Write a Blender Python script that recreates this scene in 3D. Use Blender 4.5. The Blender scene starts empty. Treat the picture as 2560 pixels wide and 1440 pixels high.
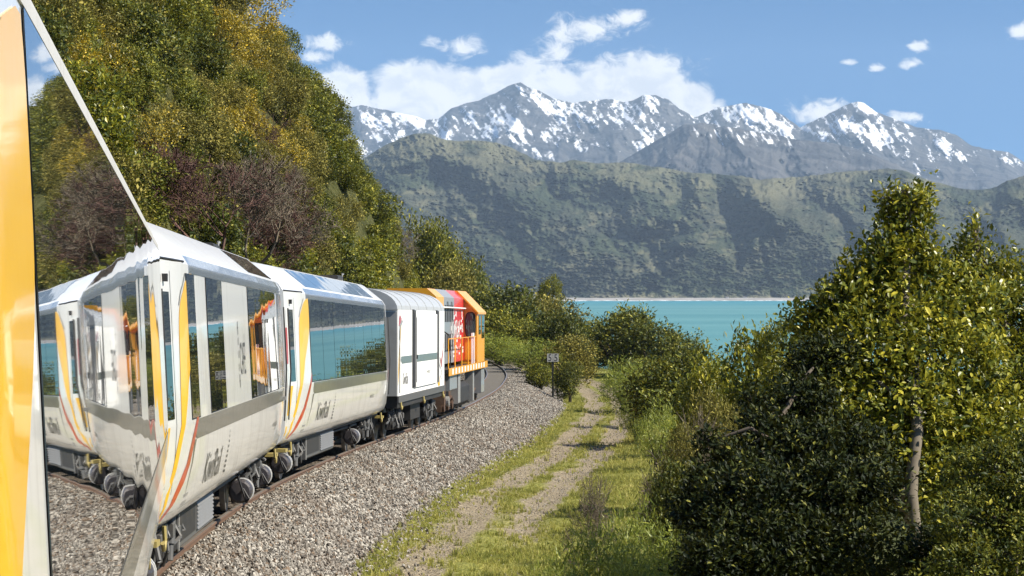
import bpy, math, random
import numpy as np
from mathutils import Vector, Matrix

# ------------------------------------------------------------------ camera, sky, sun, exposure
SC = bpy.context.scene
F, HOR, CZ = 6300.0, 735.0, 12.0            # focal length in photo pixels, horizon row, camera height above the sea

def link(o):
    SC.collection.objects.link(o)
    return o

cam_d = bpy.data.cameras.new('camera')
cam_d.sensor_width = 36.0
cam_d.lens = 36.0 * F / 2560.0
cam_d.clip_start = 0.05
cam_d.clip_end = 90000.0
cam = link(bpy.data.objects.new('camera', cam_d))
cam.location = (0, 0, CZ)
cam.rotation_euler = (math.radians(90) + math.atan((HOR - 720.0) / F), 0, 0)
SC.camera = cam

SUN_EL, SUN_AZ = math.radians(44), math.radians(105)     # azimuth measured clockwise from the view direction (+Y)
to_sun = Vector((math.sin(SUN_AZ) * math.cos(SUN_EL), math.cos(SUN_AZ) * math.cos(SUN_EL), math.sin(SUN_EL)))
sun_d = bpy.data.lights.new('sun', 'SUN')
sun_d.energy = 5.0
sun_d.angle = math.radians(0.5)
sun_d.color = (1.0, 0.93, 0.81)
sun = link(bpy.data.objects.new('sun', sun_d))
sun.rotation_euler = (-to_sun).to_track_quat('-Z', 'Y').to_euler()
sun.location = (60, -20, 90)

vs = SC.view_settings
vs.view_transform = 'Standard'
vs.look = 'None'
vs.exposure = 0.95
vs.gamma = 1.0
vs.use_curve_mapping = False
SC.render.engine = 'CYCLES'
SC.cycles.max_bounces = 6
SC.cycles.diffuse_bounces = 2
SC.cycles.glossy_bounces = 3
SC.cycles.transmission_bounces = 3
SC.cycles.volume_bounces = 0
SC.cycles.sample_clamp_indirect = 4.0
SC.cycles.use_denoising = True

class NT:
    """small node-tree writer"""
    def __init__(s, tree):
        s.t = tree; s.n = tree.nodes; s.l = tree.links
    def node(s, kind, **kw):
        n = s.n.new(kind)
        for k, v in kw.items():
            setattr(n, k, v)
        return n
    def put(s, sock, v):
        if isinstance(v, bpy.types.NodeSocket):
            s.l.new(v, sock)
        elif v is not None:
            sock.default_value = v
    def math(s, op, a, b=None, c=None, clamp=False):
        n = s.node('ShaderNodeMath', operation=op, use_clamp=clamp)
        s.put(n.inputs[0], a); s.put(n.inputs[1], b)
        if c is not None: s.put(n.inputs[2], c)
        return n.outputs[0]
    def vmath(s, op, a, b=None):
        n = s.node('ShaderNodeVectorMath', operation=op)
        s.put(n.inputs[0], a)
        if b is not None: s.put(n.inputs[1], b)
        return n.outputs['Value'] if op in ('LENGTH', 'DOT_PRODUCT') else n.outputs[0]
    def mix(s, f, a, b, blend='MIX'):
        n = s.node('ShaderNodeMix', data_type='RGBA', blend_type=blend)
        s.put(n.inputs[0], f)
        s.put(n.inputs[6], a if not isinstance(a, tuple) else (*a[:3], 1)); s.put(n.inputs[7], b if not isinstance(b, tuple) else (*b[:3], 1))
        return n.outputs[2]
    def ramp(s, f, lo, hi, tlo=0.0, thi=1.0, smooth=True):
        n = s.node('ShaderNodeMapRange', interpolation_type='SMOOTHSTEP' if smooth else 'LINEAR')
        s.put(n.inputs['Value'], f)
        for k, v in zip(('From Min', 'From Max', 'To Min', 'To Max'), (lo, hi, tlo, thi)):
            s.put(n.inputs[k], v)
        return n.outputs[0]
    def noise(s, vec, scale, detail=3.0, rough=0.55, dist=0.0):
        n = s.node('ShaderNodeTexNoise')
        s.put(n.inputs['Vector'], vec); s.put(n.inputs['Scale'], scale)
        s.put(n.inputs['Detail'], detail); s.put(n.inputs['Roughness'], rough); s.put(n.inputs['Distortion'], dist)
        return n.outputs['Fac']

world = bpy.data.worlds.new('World')
SC.world = world
world.use_nodes = True
world.cycles.sampling_method = 'MANUAL'
world.cycles.sample_map_resolution = 512
wt = NT(world.node_tree)
wt.n.clear()
tc = wt.node('ShaderNodeTexCoord').outputs['Generated']
sep = wt.node('ShaderNodeSeparateXYZ'); wt.put(sep.inputs[0], tc)
# the air column is thin and clean here: sample the sky somewhat above the true elevation, the same all the way round
zz = wt.math('MULTIPLY_ADD', wt.math('MAXIMUM', sep.outputs[2], 0.0), 2.7, 0.12)
cmb = wt.node('ShaderNodeCombineXYZ')
wt.put(cmb.inputs[0], sep.outputs[0]); wt.put(cmb.inputs[1], sep.outputs[1]); wt.put(cmb.inputs[2], zz)
sky = wt.node('ShaderNodeTexSky', sky_type='NISHITA')
sky.sun_disc = False
sky.sun_elevation = SUN_EL
sky.sun_rotation = SUN_AZ
sky.altitude = 10
sky.air_density = 1.0
sky.dust_density = 0.25
sky.ozone_density = 2.2
wt.put(sky.inputs['Vector'], wt.vmath('NORMALIZE', cmb.outputs[0]))
# cumulus banks by compass direction and elevation
az = wt.math('ARCTAN2', sep.outputs[0], sep.outputs[1])
el = wt.math('ARCSINE', sep.outputs[2])
ae = wt.node('ShaderNodeCombineXYZ'); wt.put(ae.inputs[0], az); wt.put(ae.inputs[1], el)
P = ae.outputs[0]
CLOUDS = [(1030, 240, 130, 100), (1120, 245, 170, 95), (1260, 250, 170, 100), (1400, 245, 170, 100), (1520, 240, 170, 95),
          (1620, 240, 150, 95), (1700, 255, 95, 70), (845, 245, 105, 95), (815, 106, 62, 26), (792, 145, 46, 24), (1165, 118, 66, 36),
          (1415, 85, 66, 56), (1480, 72, 92, 40), (1565, 50, 84, 34), (1392, 132, 60, 62), (1345, 168, 120, 52), (1600, 162, 165, 46),
          (1470, 168, 100, 30), (2030, 284, 110, 38), (2090, 264, 46, 24), (1775, 276, 80, 34), (2265, 292, 66, 22),
          (2300, 115, 30, 20), (2282, 160, 30, 18), (2550, 78, 50, 26), (1075, 100, 30, 18), (2190, 168, 26, 12), (2120, 156, 24, 10),
          (3000, 180, 260, 70), (3600, 120, 300, 90), (-300, 240, 260, 90), (4600, 200, 400, 80), (-1500, 160, 300, 80)]
dens = {True: None, False: None}
for (u, v, ru, rv) in CLOUDS:
    a = math.atan((u - 1280) / F); e = math.atan((HOR - v) / F * math.cos(a))
    q = wt.vmath('MULTIPLY', wt.vmath('SUBTRACT', P, (a, e, 0)), (F / ru, F / rv, 0))
    k = rv >= 66 and u < 2000
    b = wt.math('MULTIPLY', wt.math('SUBTRACT', 1.0, wt.vmath('LENGTH', q)), 2.5 if k else 1.05)
    dens[k] = b if dens[k] is None else wt.math('SMOOTH_MAX', dens[k], b, 0.25)
warp = wt.node('ShaderNodeTexNoise'); wt.put(warp.inputs['Vector'], P); warp.inputs['Scale'].default_value = 48.0; warp.inputs['Detail'].default_value = 3.0
PWp = wt.vmath('ADD', P, wt.vmath('MULTIPLY', wt.vmath('SUBTRACT', warp.outputs['Color'], (.5, .5, .5)), (.016, .010, 0)))
nz = wt.noise(wt.vmath('MULTIPLY', P, (1.0, 1.35, 1.0)), 62.0, 8.0, 0.64, 0.5)
nz2 = wt.noise(PWp, 22.0, 4.0, 0.55)
nzs = wt.noise(wt.vmath('MULTIPLY', PWp, (1.0, 1.5, 1.0)), 120.0, 6.0, 0.66, 0.8)
dd = wt.math('MULTIPLY_ADD', wt.math('SUBTRACT', nz, 0.5), 2.6, dens[True])
dd = wt.math('MULTIPLY_ADD', wt.math('SUBTRACT', nz2, 0.5), 1.3, dd)
ds_ = wt.math('MULTIPLY_ADD', wt.math('SUBTRACT', nzs, 0.5), 2.3, dens[False])
ds_ = wt.math('MULTIPLY_ADD', wt.math('SUBTRACT', nz, 0.5), 1.5, ds_)
cover = wt.math('MAXIMUM', wt.ramp(dd, 0.0, 0.75), wt.ramp(ds_, 0.05, 1.0))
# sunlit tops, greyer bases: offset sample of the same field
up = wt.vmath('ADD', P, (0.0035, 0.0045, 0))
nz3 = wt.noise(wt.vmath('MULTIPLY', up, (1.0, 1.35, 1.0)), 62.0, 4.0, 0.58, 0.5)
relief = wt.ramp(wt.math('SUBTRACT', nz, nz3), -0.12, 0.12)
thick = wt.ramp(dd, 0.35, 1.2)
ccol = wt.mix(wt.math('MULTIPLY', wt.math('SUBTRACT', 1.0, relief), wt.ramp(thick, 0, 1, 0.25, 0.75)), (0.86, 0.84, 0.80), (0.60, 0.62, 0.655))
hs = wt.node('ShaderNodeHueSaturation'); hs.inputs['Saturation'].default_value = 1.48; wt.put(hs.inputs['Color'], sky.outputs[0])
bg1 = wt.node('ShaderNodeBackground'); wt.put(bg1.inputs[0], hs.outputs[0]); bg1.inputs[1].default_value = 0.074
bg2 = wt.node('ShaderNodeBackground'); wt.put(bg2.inputs[0], ccol); bg2.inputs[1].default_value = 0.80
ms = wt.node('ShaderNodeMixShader'); wt.put(ms.inputs[0], wt.math('MULTIPLY', cover, 0.97)); wt.l.new(bg1.outputs[0], ms.inputs[1]); wt.l.new(bg2.outputs[0], ms.inputs[2])
wo = wt.node('ShaderNodeOutputWorld'); wt.l.new(ms.outputs[0], wo.inputs[0])

# ------------------------------------------------------------------ helpers
RNG = np.random.default_rng(11)
random.seed(11)

def PX(u, v, d):
    """world point at distance d seen at photo pixel (u, v)"""
    return Vector(((u - 1280) / F * d, d, CZ + (HOR - v) / F * d))

def tag(o, label=None, cat=None, group=None, kind=None):
    if label: o['label'] = label
    if cat: o['category'] = cat
    if group: o['group'] = group
    if kind: o['kind'] = kind
    return o

def empty(name, loc=(0, 0, 0), rot=(0, 0, 0), parent=None):
    o = link(bpy.data.objects.new(name, None))
    o.location = loc; o.rotation_euler = rot
    o.empty_display_size = 0.2
    if parent: o.parent = parent
    return o

def obj(name, me, m=None, parent=None, loc=None):
    o = link(bpy.data.objects.new(name, me))
    if m is not None:
        if not me.materials: me.materials.append(m)
    if parent is not None: o.parent = parent
    if loc is not None: o.location = loc
    return o

def np_mesh(name, V, faces, attrs=None, smooth=False):
    """faces: array n x k or list of such arrays"""
    V = np.asarray(V, np.float32)
    if not isinstance(faces, list): faces = [faces]
    faces = [np.asarray(f, np.int32) for f in faces if len(f)]
    me = bpy.data.meshes.new(name)
    me.vertices.add(len(V)); me.vertices.foreach_set('co', V.ravel())
    nl = sum(f.size for f in faces); nf = sum(len(f) for f in faces)
    me.loops.add(nl); me.polygons.add(nf)
    me.loops.foreach_set('vertex_index', np.concatenate([f.ravel() for f in faces]))
    st = []; off = 0
    for f in faces:
        k = f.shape[1]
        st.append(off + np.arange(len(f)) * k); off += f.size
    me.polygons.foreach_set('loop_start', np.concatenate(st).astype(np.int32))
    me.polygons.foreach_set('use_smooth', np.full(nf, bool(smooth)))
    me.update(calc_edges=True)
    for k, a in (attrs or {}).items():
        at = me.attributes.new(k, 'FLOAT', 'POINT'); at.data.foreach_set('value', np.asarray(a, np.float32).ravel())
    me.validate()
    return me

def grid_faces(nr, nc):
    i = np.arange(nr - 1)[:, None] * nc + np.arange(nc - 1)[None, :]
    i = i.ravel()
    return np.stack([i, i + 1, i + nc + 1, i + nc], 1)

def _h(ix, iy, s):
    n = (ix.astype(np.int64) * 374761393 + iy.astype(np.int64) * 668265263 + s * 974634777) & 0x7fffffff
    n = ((n ^ (n >> 13)) * 1274126177) & 0x7fffffff
    return ((n ^ (n >> 16)) & 0xffff) / 65535.0

def vnoise(x, y, s=0):
    x = np.asarray(x, float); y = np.asarray(y, float)
    ix = np.floor(x); iy = np.floor(y); fx = x - ix; fy = y - iy
    fx = fx * fx * (3 - 2 * fx); fy = fy * fy * (3 - 2 * fy)
    a = _h(ix, iy, s); b = _h(ix + 1, iy, s); c = _h(ix, iy + 1, s); d = _h(ix + 1, iy + 1, s)
    return (a * (1 - fx) + b * fx) * (1 - fy) + (c * (1 - fx) + d * fx) * fy

def fbm(x, y, o=4, s=0, g=0.5):
    t = 0.0; a = 1.0; n = 0.0
    for k in range(o):
        t = t + a * vnoise(x * 2 ** k + 17.3 * k, y * 2 ** k - 9.1 * k, s + k); n += a; a *= g
    return t / n

def ridged(x, y, o=4, s=0, g=0.55):
    t = 0.0; a = 1.0; n = 0.0
    for k in range(o):
        t = t + a * (1 - np.abs(2 * vnoise(x * 2 ** k + 7.7 * k, y * 2 ** k + 3.1 * k, s + k) - 1)); n += a; a *= g
    return t / n

def smooth_interp(x, xs, ys, w):
    x = np.asarray(x, float); t = 0.0
    for k in np.linspace(-w, w, 9):
        t = t + np.interp(x + k, xs, ys)
    return t / 9.0

class MB:
    """collects boxes, tubes and strips into one mesh"""
    def __init__(s): s.v = []; s.f = []
    def add(s, V, Fs):
        o = len(s.v); s.v.extend([tuple(p) for p in V]); s.f.extend([tuple(o + i for i in f) for f in Fs]); return s
    def box(s, x0, x1, y0, y1, z0, z1, ch=0.0):
        if ch <= 0:
            V = [(x0, y0, z0), (x1, y0, z0), (x1, y1, z0), (x0, y1, z0), (x0, y0, z1), (x1, y0, z1), (x1, y1, z1), (x0, y1, z1)]
            return s.add(V, [(3, 2, 1, 0), (4, 5, 6, 7), (0, 1, 5, 4), (1, 2, 6, 5), (2, 3, 7, 6), (3, 0, 4, 7)])
        c = ch   # chamfered along the four long (y) edges
        pr = [(x0 + c, z0), (x1 - c, z0), (x1, z0 + c), (x1, z1 - c), (x1 - c, z1), (x0 + c, z1), (x0, z1 - c), (x0, z0 + c)]
        return s.prism(pr, y0, y1)
    def prism(s, pr, y0, y1):
        n = len(pr)
        V = [(x, y0, z) for x, z in pr] + [(x, y1, z) for x, z in pr]
        return s.add(V, [tuple(range(n))] + [tuple(range(2 * n - 1, n - 1, -1))] + [(i, i + n, (i + 1) % n + n, (i + 1) % n) for i in range(n)])
    def cyl(s, a, b, r, n=14, r2=None):
        a = Vector(a); b = Vector(b); d = (b - a).normalized()
        q = d.orthogonal().normalized(); w = d.cross(q); r2 = r if r2 is None else r2
        V = [a + (q * math.cos(6.28318 * i / n) + w * math.sin(6.28318 * i / n)) * r for i in range(n)] + \
            [b + (q * math.cos(6.28318 * i / n) + w * math.sin(6.28318 * i / n)) * r2 for i in range(n)]
        return s.add(V, [tuple(range(n - 1, -1, -1)), tuple(range(n, 2 * n))] + [(i, (i + 1) % n, (i + 1) % n + n, i + n) for i in range(n)])
    def tube(s, pts, r, n=6):
        for p, q in zip(pts[:-1], pts[1:]): s.cyl(p, q, r, n)
        return s
    def mesh(s, name, smooth=False):
        me = bpy.data.meshes.new(name); me.from_pydata(s.v, [], s.f)
        if smooth: me.polygons.foreach_set('use_smooth', [True] * len(me.polygons))
        me.update(); return me
    def build(s, name, m, parent=None, smooth=False):
        o = obj(name, s.mesh(name, smooth), m, parent)
        return o

# ------------------------------------------------------------------ materials
def new_mat(name):
    m = bpy.data.materials.new(name); m.use_nodes = True
    t = NT(m.node_tree); t.n.clear()
    out = t.node('ShaderNodeOutputMaterial'); b = t.node('ShaderNodeBsdfPrincipled')
    t.l.new(b.outputs[0], out.inputs[0])
    return m, t, b, out

def paint(name, c, rough=0.35, coat=0.0, metal=0.0, dirt=0.12, scale=2.5, ior=1.5, dirtc=(0.16, 0.13, 0.10), coat_rough=0.04, bump=0.0):
    m, t, b, out = new_mat(name)
    co = t.node('ShaderNodeTexCoord').outputs['Object']
    n = t.noise(co, scale, 5.0, 0.6)
    st = t.noise(t.vmath('MULTIPLY', co, (1, 9, 0.5)), scale * 0.8, 3.0, 0.6)
    f = t.math('MULTIPLY', t.ramp(t.math('ADD', n, st), 0.95, 1.45), dirt)
    t.put(b.inputs['Base Color'], t.mix(f, c, dirtc))
    t.put(b.inputs['Roughness'], t.math('MULTIPLY_ADD', n, 0.15, rough - 0.05))
    b.inputs['Metallic'].default_value = metal
    b.inputs['IOR'].default_value = ior
    b.inputs['Coat Weight'].default_value = coat
    b.inputs['Coat Roughness'].default_value = coat_rough
    if bump:
        bn = t.node('ShaderNodeBump'); bn.inputs['Strength'].default_value = 1.0; bn.inputs['Distance'].default_value = bump
        t.put(bn.inputs['Height'], t.noise(co, scale * 0.6, 2.0)); t.l.new(bn.outputs[0], b.inputs['Normal']); t.l.new(bn.outputs[0], b.inputs['Coat Normal'])
    return m

def glass_mat(name, c=(0.012, 0.016, 0.018), wav=0.0006, ws=0.9):
    m, t, b, out = new_mat(name)
    co = t.node('ShaderNodeTexCoord').outputs['Object']
    b.inputs['Base Color'].default_value = (*c, 1)
    b.inputs['Roughness'].default_value = 0.012
    b.inputs['IOR'].default_value = 1.62
    b.inputs['Coat Weight'].default_value = 0.6
    b.inputs['Coat Roughness'].default_value = 0.01
    bn = t.node('ShaderNodeBump'); bn.inputs['Strength'].default_value = 1.0; bn.inputs['Distance'].default_value = wav
    t.put(bn.inputs['Height'], t.noise(t.vmath('MULTIPLY', co, (0.3, 1.0, 0.35)), ws, 1.0))
    t.l.new(bn.outputs[0], b.inputs['Normal']); t.l.new(bn.outputs[0], b.inputs['Coat Normal'])
    return m

WHITE = paint('white_body_paint', (0.84, 0.83, 0.79), 0.30, 0.8, dirt=0.36, scale=1.2, bump=0.0006)
ROOFW = paint('roof_paint', (0.78, 0.79, 0.80), 0.32, 0.5, dirt=0.2, scale=1.5)
ROOFG = paint('roof_grey', (0.42, 0.43, 0.43), 0.4, 0.2, dirt=0.4)
SILVER = paint('silver_band', (0.45, 0.47, 0.50), 0.14, 0.6, metal=0.6, dirt=0.15, bump=0.001)
GREY = paint('grey_band_paint', (0.165, 0.16, 0.135), 0.35, 0.6, dirt=0.15)
LGREY = paint('light_grey_paint', (0.30, 0.30, 0.29), 0.4, 0.3, dirt=0.3)
YEL = paint('yellow_livery', (0.92, 0.51, 0.02), 0.30, 0.5, dirt=0.05)
RED = paint('red_livery', (0.62, 0.045, 0.025), 0.3, 0.8, dirt=0.1)
ORANGE = paint('loco_orange', (0.84, 0.38, 0.02), 0.36, 0.4, dirt=0.25)
LOCRED = paint('loco_red', (0.62, 0.03, 0.025), 0.36, 0.4, dirt=0.2)
LOCGREY = paint('loco_grey', (0.24, 0.245, 0.25), 0.4, 0.3, dirt=0.3)
LETTER = paint('letter_dark', (0.075, 0.07, 0.06), 0.5, 0.0, dirt=0.1)
LETTERW = paint('letter_white', (0.82, 0.80, 0.76), 0.4, 0.2, dirt=0.15)
BLACK = paint('black_rubber', (0.012, 0.012, 0.013), 0.6, 0.0, dirt=0.2)
UNDER = paint('underframe_black', (0.020, 0.019, 0.018), 0.6, 0.0, dirt=0.5, scale=4, dirtc=(0.10, 0.075, 0.05))
STEELG = paint('equipment_grey', (0.085, 0.085, 0.083), 0.5, 0.0, dirt=0.45, scale=4)
STEEL = paint('galvanised_steel', (0.34, 0.33, 0.31), 0.42, 0.0, metal=0.35, dirt=0.4, scale=5)
LOUV = paint('louvre_grey', (0.17, 0.17, 0.165), 0.5, 0.0, dirt=0.5, scale=5)
TRIM = paint('dull_trim', (0.50, 0.48, 0.44), 0.40, 0.0, dirt=0.35)
TANK = paint('tank_steel', (0.055, 0.05, 0.055), 0.4, 0.0, metal=0.2, dirt=0.5, scale=6)
VANW = paint('van_white', (0.80, 0.79, 0.76), 0.55, 0.0, dirt=0.25, scale=1.2)
SPRING = paint('spring_steel', (0.16, 0.15, 0.14), 0.45, 0.0, metal=0.4, dirt=0.5, scale=6)
BRASS = paint('yellow_hook', (0.34, 0.27, 0.09), 0.45, 0.1, dirt=0.3, scale=6)
BROWN = paint('brown_bogie', (0.085, 0.045, 0.025), 0.6, 0.0, dirt=0.5, scale=5, dirtc=(0.20, 0.15, 0.10))
GLASS = glass_mat('tinted_glass')
GLASSN = glass_mat('tinted_glass_long', wav=0.0011, ws=0.55)
ROOFGL = glass_mat('roof_glass', c=(0.05, 0.075, 0.095), wav=0.0008)
RAILM = paint('rail_steel', (0.19, 0.115, 0.075), 0.5, 0.0, metal=0.3, dirt=0.5, scale=3)
RAILTOP = paint('rail_head_polished', (0.55, 0.49, 0.42), 0.35, 0.0, metal=0.8, dirt=0.3)
SLEEPER = paint('sleeper_concrete', (0.22, 0.20, 0.17), 0.9, 0.0, dirt=0.6, scale=3)

def leaf_mat(name, dark, mid, light, rough=0.4, trans=0.22, spec=0.5, patch=0.0):
    m, t, b, out = new_mat(name)
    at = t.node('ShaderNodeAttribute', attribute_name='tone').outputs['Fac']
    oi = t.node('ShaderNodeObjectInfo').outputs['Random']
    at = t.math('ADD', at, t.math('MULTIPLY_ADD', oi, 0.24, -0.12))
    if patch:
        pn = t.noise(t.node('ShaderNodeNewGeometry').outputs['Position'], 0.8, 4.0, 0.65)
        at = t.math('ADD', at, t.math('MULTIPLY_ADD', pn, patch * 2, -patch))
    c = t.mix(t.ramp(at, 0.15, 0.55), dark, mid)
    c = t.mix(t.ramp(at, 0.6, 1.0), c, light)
    t.put(b.inputs['Base Color'], c)
    b.inputs['Roughness'].default_value = rough
    b.inputs['Specular IOR Level'].default_value = spec
    tr = t.node('ShaderNodeBsdfTranslucent'); t.put(tr.inputs[0], t.mix(0.5, c, light))
    mx = t.node('ShaderNodeMixShader'); mx.inputs[0].default_value = trans
    t.l.new(b.outputs[0], mx.inputs[1]); t.l.new(tr.outputs[0], mx.inputs[2]); t.l.new(mx.outputs[0], out.inputs[0])
    return m

L_BROAD = leaf_mat('leaf_glossy_broad', (0.030, 0.052, 0.009), (0.165, 0.180, 0.016), (0.46, 0.405, 0.038), 0.38, 0.24, 0.35)
L_SHADE = leaf_mat('leaf_broad_painted_shade', (0.008, 0.014, 0.004), (0.034, 0.044, 0.008), (0.20, 0.19, 0.028), 0.55, 0.06, 0.15)  # same broadleaf foliage darkened, the tree's shade painted into its colour
L_BUSH = leaf_mat('leaf_bush', (0.030, 0.046, 0.008), (0.150, 0.165, 0.020), (0.42, 0.37, 0.045), 0.5, 0.18, 0.25)
L_OLIVE = leaf_mat('leaf_olive', (0.065, 0.064, 0.014), (0.195, 0.175, 0.032), (0.42, 0.345, 0.080), 0.6, 0.16, 0.2)
L_DARK = leaf_mat('leaf_dark', (0.022, 0.036, 0.009), (0.095, 0.112, 0.016), (0.30, 0.275, 0.038), 0.48, 0.17, 0.25)
L_YELL = leaf_mat('leaf_yellow_blossom', (0.085, 0.085, 0.015), (0.28, 0.225, 0.02), (0.70, 0.49, 0.03), 0.5, 0.2)
L_GRASSY = leaf_mat('leaf_bright', (0.09, 0.125, 0.015), (0.24, 0.28, 0.03), (0.42, 0.43, 0.07), 0.5, 0.3)
L_GRASS = leaf_mat('grass_blade', (0.14, 0.165, 0.022), (0.32, 0.315, 0.05), (0.52, 0.46, 0.15), 0.6, 0.3, 0.4, 1.0)
L_DEAD = leaf_mat('twig_brown', (0.055, 0.026, 0.020), (0.115, 0.062, 0.048), (0.22, 0.15, 0.11), 0.75, 0.0, 0.2)
L_PALE = leaf_mat('twig_pale', (0.11, 0.085, 0.06), (0.19, 0.155, 0.11), (0.32, 0.27, 0.20), 0.75, 0.0, 0.2)
BARK = paint('bark_pale', (0.17, 0.14, 0.10), 0.85, 0.0, dirt=0.8, scale=9, dirtc=(0.10, 0.08, 0.055))
BARKD = paint('bark_dark', (0.09, 0.07, 0.05), 0.9, 0.0, dirt=0.6, scale=9, dirtc=(0.03, 0.025, 0.02))

# ------------------------------------------------------------------ the track alignment (x and z as a function of distance)
TD = [-60, -30, 0, 25, 35, 45, 55, 66, 78, 93, 115, 137, 155, 173, 190, 215, 250, 300, 380]
TX = [6.3, 2.4, -1.45, -4.63, -5.0, -5.12, -4.85, -4.32, -3.3, -2.2, -1.1, -0.75, -1.15, -2.3, -3.9, -7.0, -13.0, -24.0, -46.0]
TZ = [-2.75, -2.8, -2.88, -3.22, -3.38, -3.54, -3.72, -3.9, -4.02, -4.15, -4.3, -4.42, -4.47, -4.5, -4.5, -4.5, -4.5, -4.5, -4.5]
def track_x(d): return smooth_interp(d, TD, TX, 7.0)
def track_z(d): return CZ + smooth_interp(d, TD, TZ, 6.0)

PW = [-6, -3.4, -2.9, -1.5, -1.3, 1.3, 1.5, 2.9, 3.3, 5.5, 9, 14, 25, 45, 80, 160]
PZ = [-1.0, -0.95, -0.85, -0.14, -0.10, -0.10, -0.14, -0.86, -0.95, -1.02, -1.0, -1.7, -4.0, -7.7, -9.0, -9.2]
def ballast_edge(d): return smooth_interp(d, [0, 30, 37, 55, 80, 110, 400], [2.1, 2.25, 2.45, 2.85, 3.15, 3.4, 3.4], 5)
def path_mid(d): return smooth_interp(d, [0, 30, 37, 50, 77, 110, 400], [2.9, 3.15, 3.4, 3.95, 4.6, 4.95, 5.2], 5)
def ground_z(x, d):
    w = np.asarray(x, float) - track_x(d)
    w = np.where(w > 0, np.where(w < 6, w * (1 + (3.0 / ballast_edge(d) - 1) * np.clip((6 - w) / 3, 0, 1)), w), w)
    return track_z(d) + np.interp(w, PW, PZ)

# ------------------------------------------------------------------ near ground: one sheet from the hill foot to below the sea
dd_ = np.concatenate([np.arange(-40, 20, 4.0), np.arange(20, 60, 0.5), np.arange(60, 130, 0.9), np.arange(130, 260, 2.5), np.arange(260, 400, 8)])
ww_ = np.concatenate([np.arange(-6, 0, 0.75), np.arange(0, 10, 0.22), np.arange(10, 30, 1.2), np.arange(30, 165, 8.0)])
D2, W2 = np.meshgrid(dd_, ww_, indexing='ij')
X2 = track_x(D2) + W2
Z2 = ground_z(X2, D2)
rough_amt = np.clip((np.abs(W2) - 2.9) / 1.5, 0, 1)
Z2 = Z2 + rough_amt * (fbm(W2 * 0.9, D2 * 0.5, 4, 5) - 0.5) * 0.22 + (fbm(W2 * 2.3, D2 * 2.0, 3, 8) - 0.5) * 0.05
rut = np.exp(-((W2 - path_mid(D2)) / 0.33) ** 2) + np.exp(-((W2 - path_mid(D2) - 1.3) / 0.33) ** 2)
Z2 = Z2 - rut * 0.045
def path_bare(w, d):
    """1 where the vehicle track is bare gravel, 0 where grass grows"""
    wob = (fbm(d * 0.09, d * 0 + 3.3, 3, 21) - 0.5) * 0.9
    cw = path_mid(d) + wob * .5
    bare = np.exp(-np.abs((w - cw) / 0.50) ** 2.6) + np.exp(-np.abs((w - cw - 1.3) / 0.50) ** 2.6) * np.clip((d - 42) / 14, .15, 1)
    mid = .10 * np.exp(-((w - cw - .65) / .3) ** 2)
    patch = (fbm(w * 1.6, d * 0.55, 4, 31) - 0.55) * 2.1
    return np.clip(bare - mid + patch * (0.35 + 0.5 * bare), 0, 1)
bare2 = path_bare(W2, D2)
me = np_mesh('ground', np.stack([X2, D2, Z2], -1).reshape(-1, 3), grid_faces(len(dd_), len(ww_)), {'across': W2 - ballast_edge(D2) + 3.1, 'bare': bare2}, True)
m, t, b, out = new_mat('ground_mat')
co = t.node('ShaderNodeTexCoord').outputs['Object']
ac = t.node('ShaderNodeAttribute', attribute_name='across').outputs['Fac']
ba = t.node('ShaderNodeAttribute', attribute_name='bare').outputs['Fac']
vor = t.node('ShaderNodeTexVoronoi'); t.put(vor.inputs['Vector'], t.vmath('MULTIPLY', co, (1, 1, 0.6))); vor.inputs['Scale'].default_value = 17.0
grav = t.mix(t.ramp(vor.outputs['Color'], 0.1, 0.9), (0.05, 0.04, 0.03), (0.27, 0.235, 0.19))
grav = t.mix(t.ramp(vor.outputs['Distance'], 0.3, 0.6), grav, (0.05, 0.038, 0.028))
n1 = t.noise(co, 0.6, 4.0); n2 = t.noise(co, 9.0, 4.0, 0.7)
dirt = t.mix(t.ramp(n2, 0.3, 0.7), (0.14, 0.112, 0.068), (0.34, 0.28, 0.19))
soil = t.mix(t.ramp(n2, 0.3, 0.7), (0.11, 0.12, 0.022), (0.27, 0.255, 0.06))
gr = t.mix(t.ramp(t.math('MULTIPLY_ADD', n2, 0.5, ba), 0.35, 0.85), soil, dirt)
ball = t.ramp(t.math('MULTIPLY_ADD', t.math('SUBTRACT', n1, 0.5), 0.8, ac), 2.9, 3.35)
col = t.mix(ball, grav, gr)
far = t.ramp(ac, 9.0, 14.0)
col = t.mix(far, col, (0.05, 0.06, 0.02))
t.put(b.inputs['Base Color'], col); b.inputs['Roughness'].default_value = 0.95; b.inputs['Specular IOR Level'].default_value = 0.2
bn = t.node('ShaderNodeBump'); bn.inputs['Strength'].default_value = 1.0; bn.inputs['Distance'].default_value = 0.035
t.put(bn.inputs['Height'], t.math('ADD', t.math('MULTIPLY', vor.outputs['Distance'], -1.0), n2)); t.l.new(bn.outputs[0], b.inputs['Normal'])
ground = tag(obj('ground', me, m), 'gravel and grass shelf beside the railway line', 'ground', kind='structure')

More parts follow.
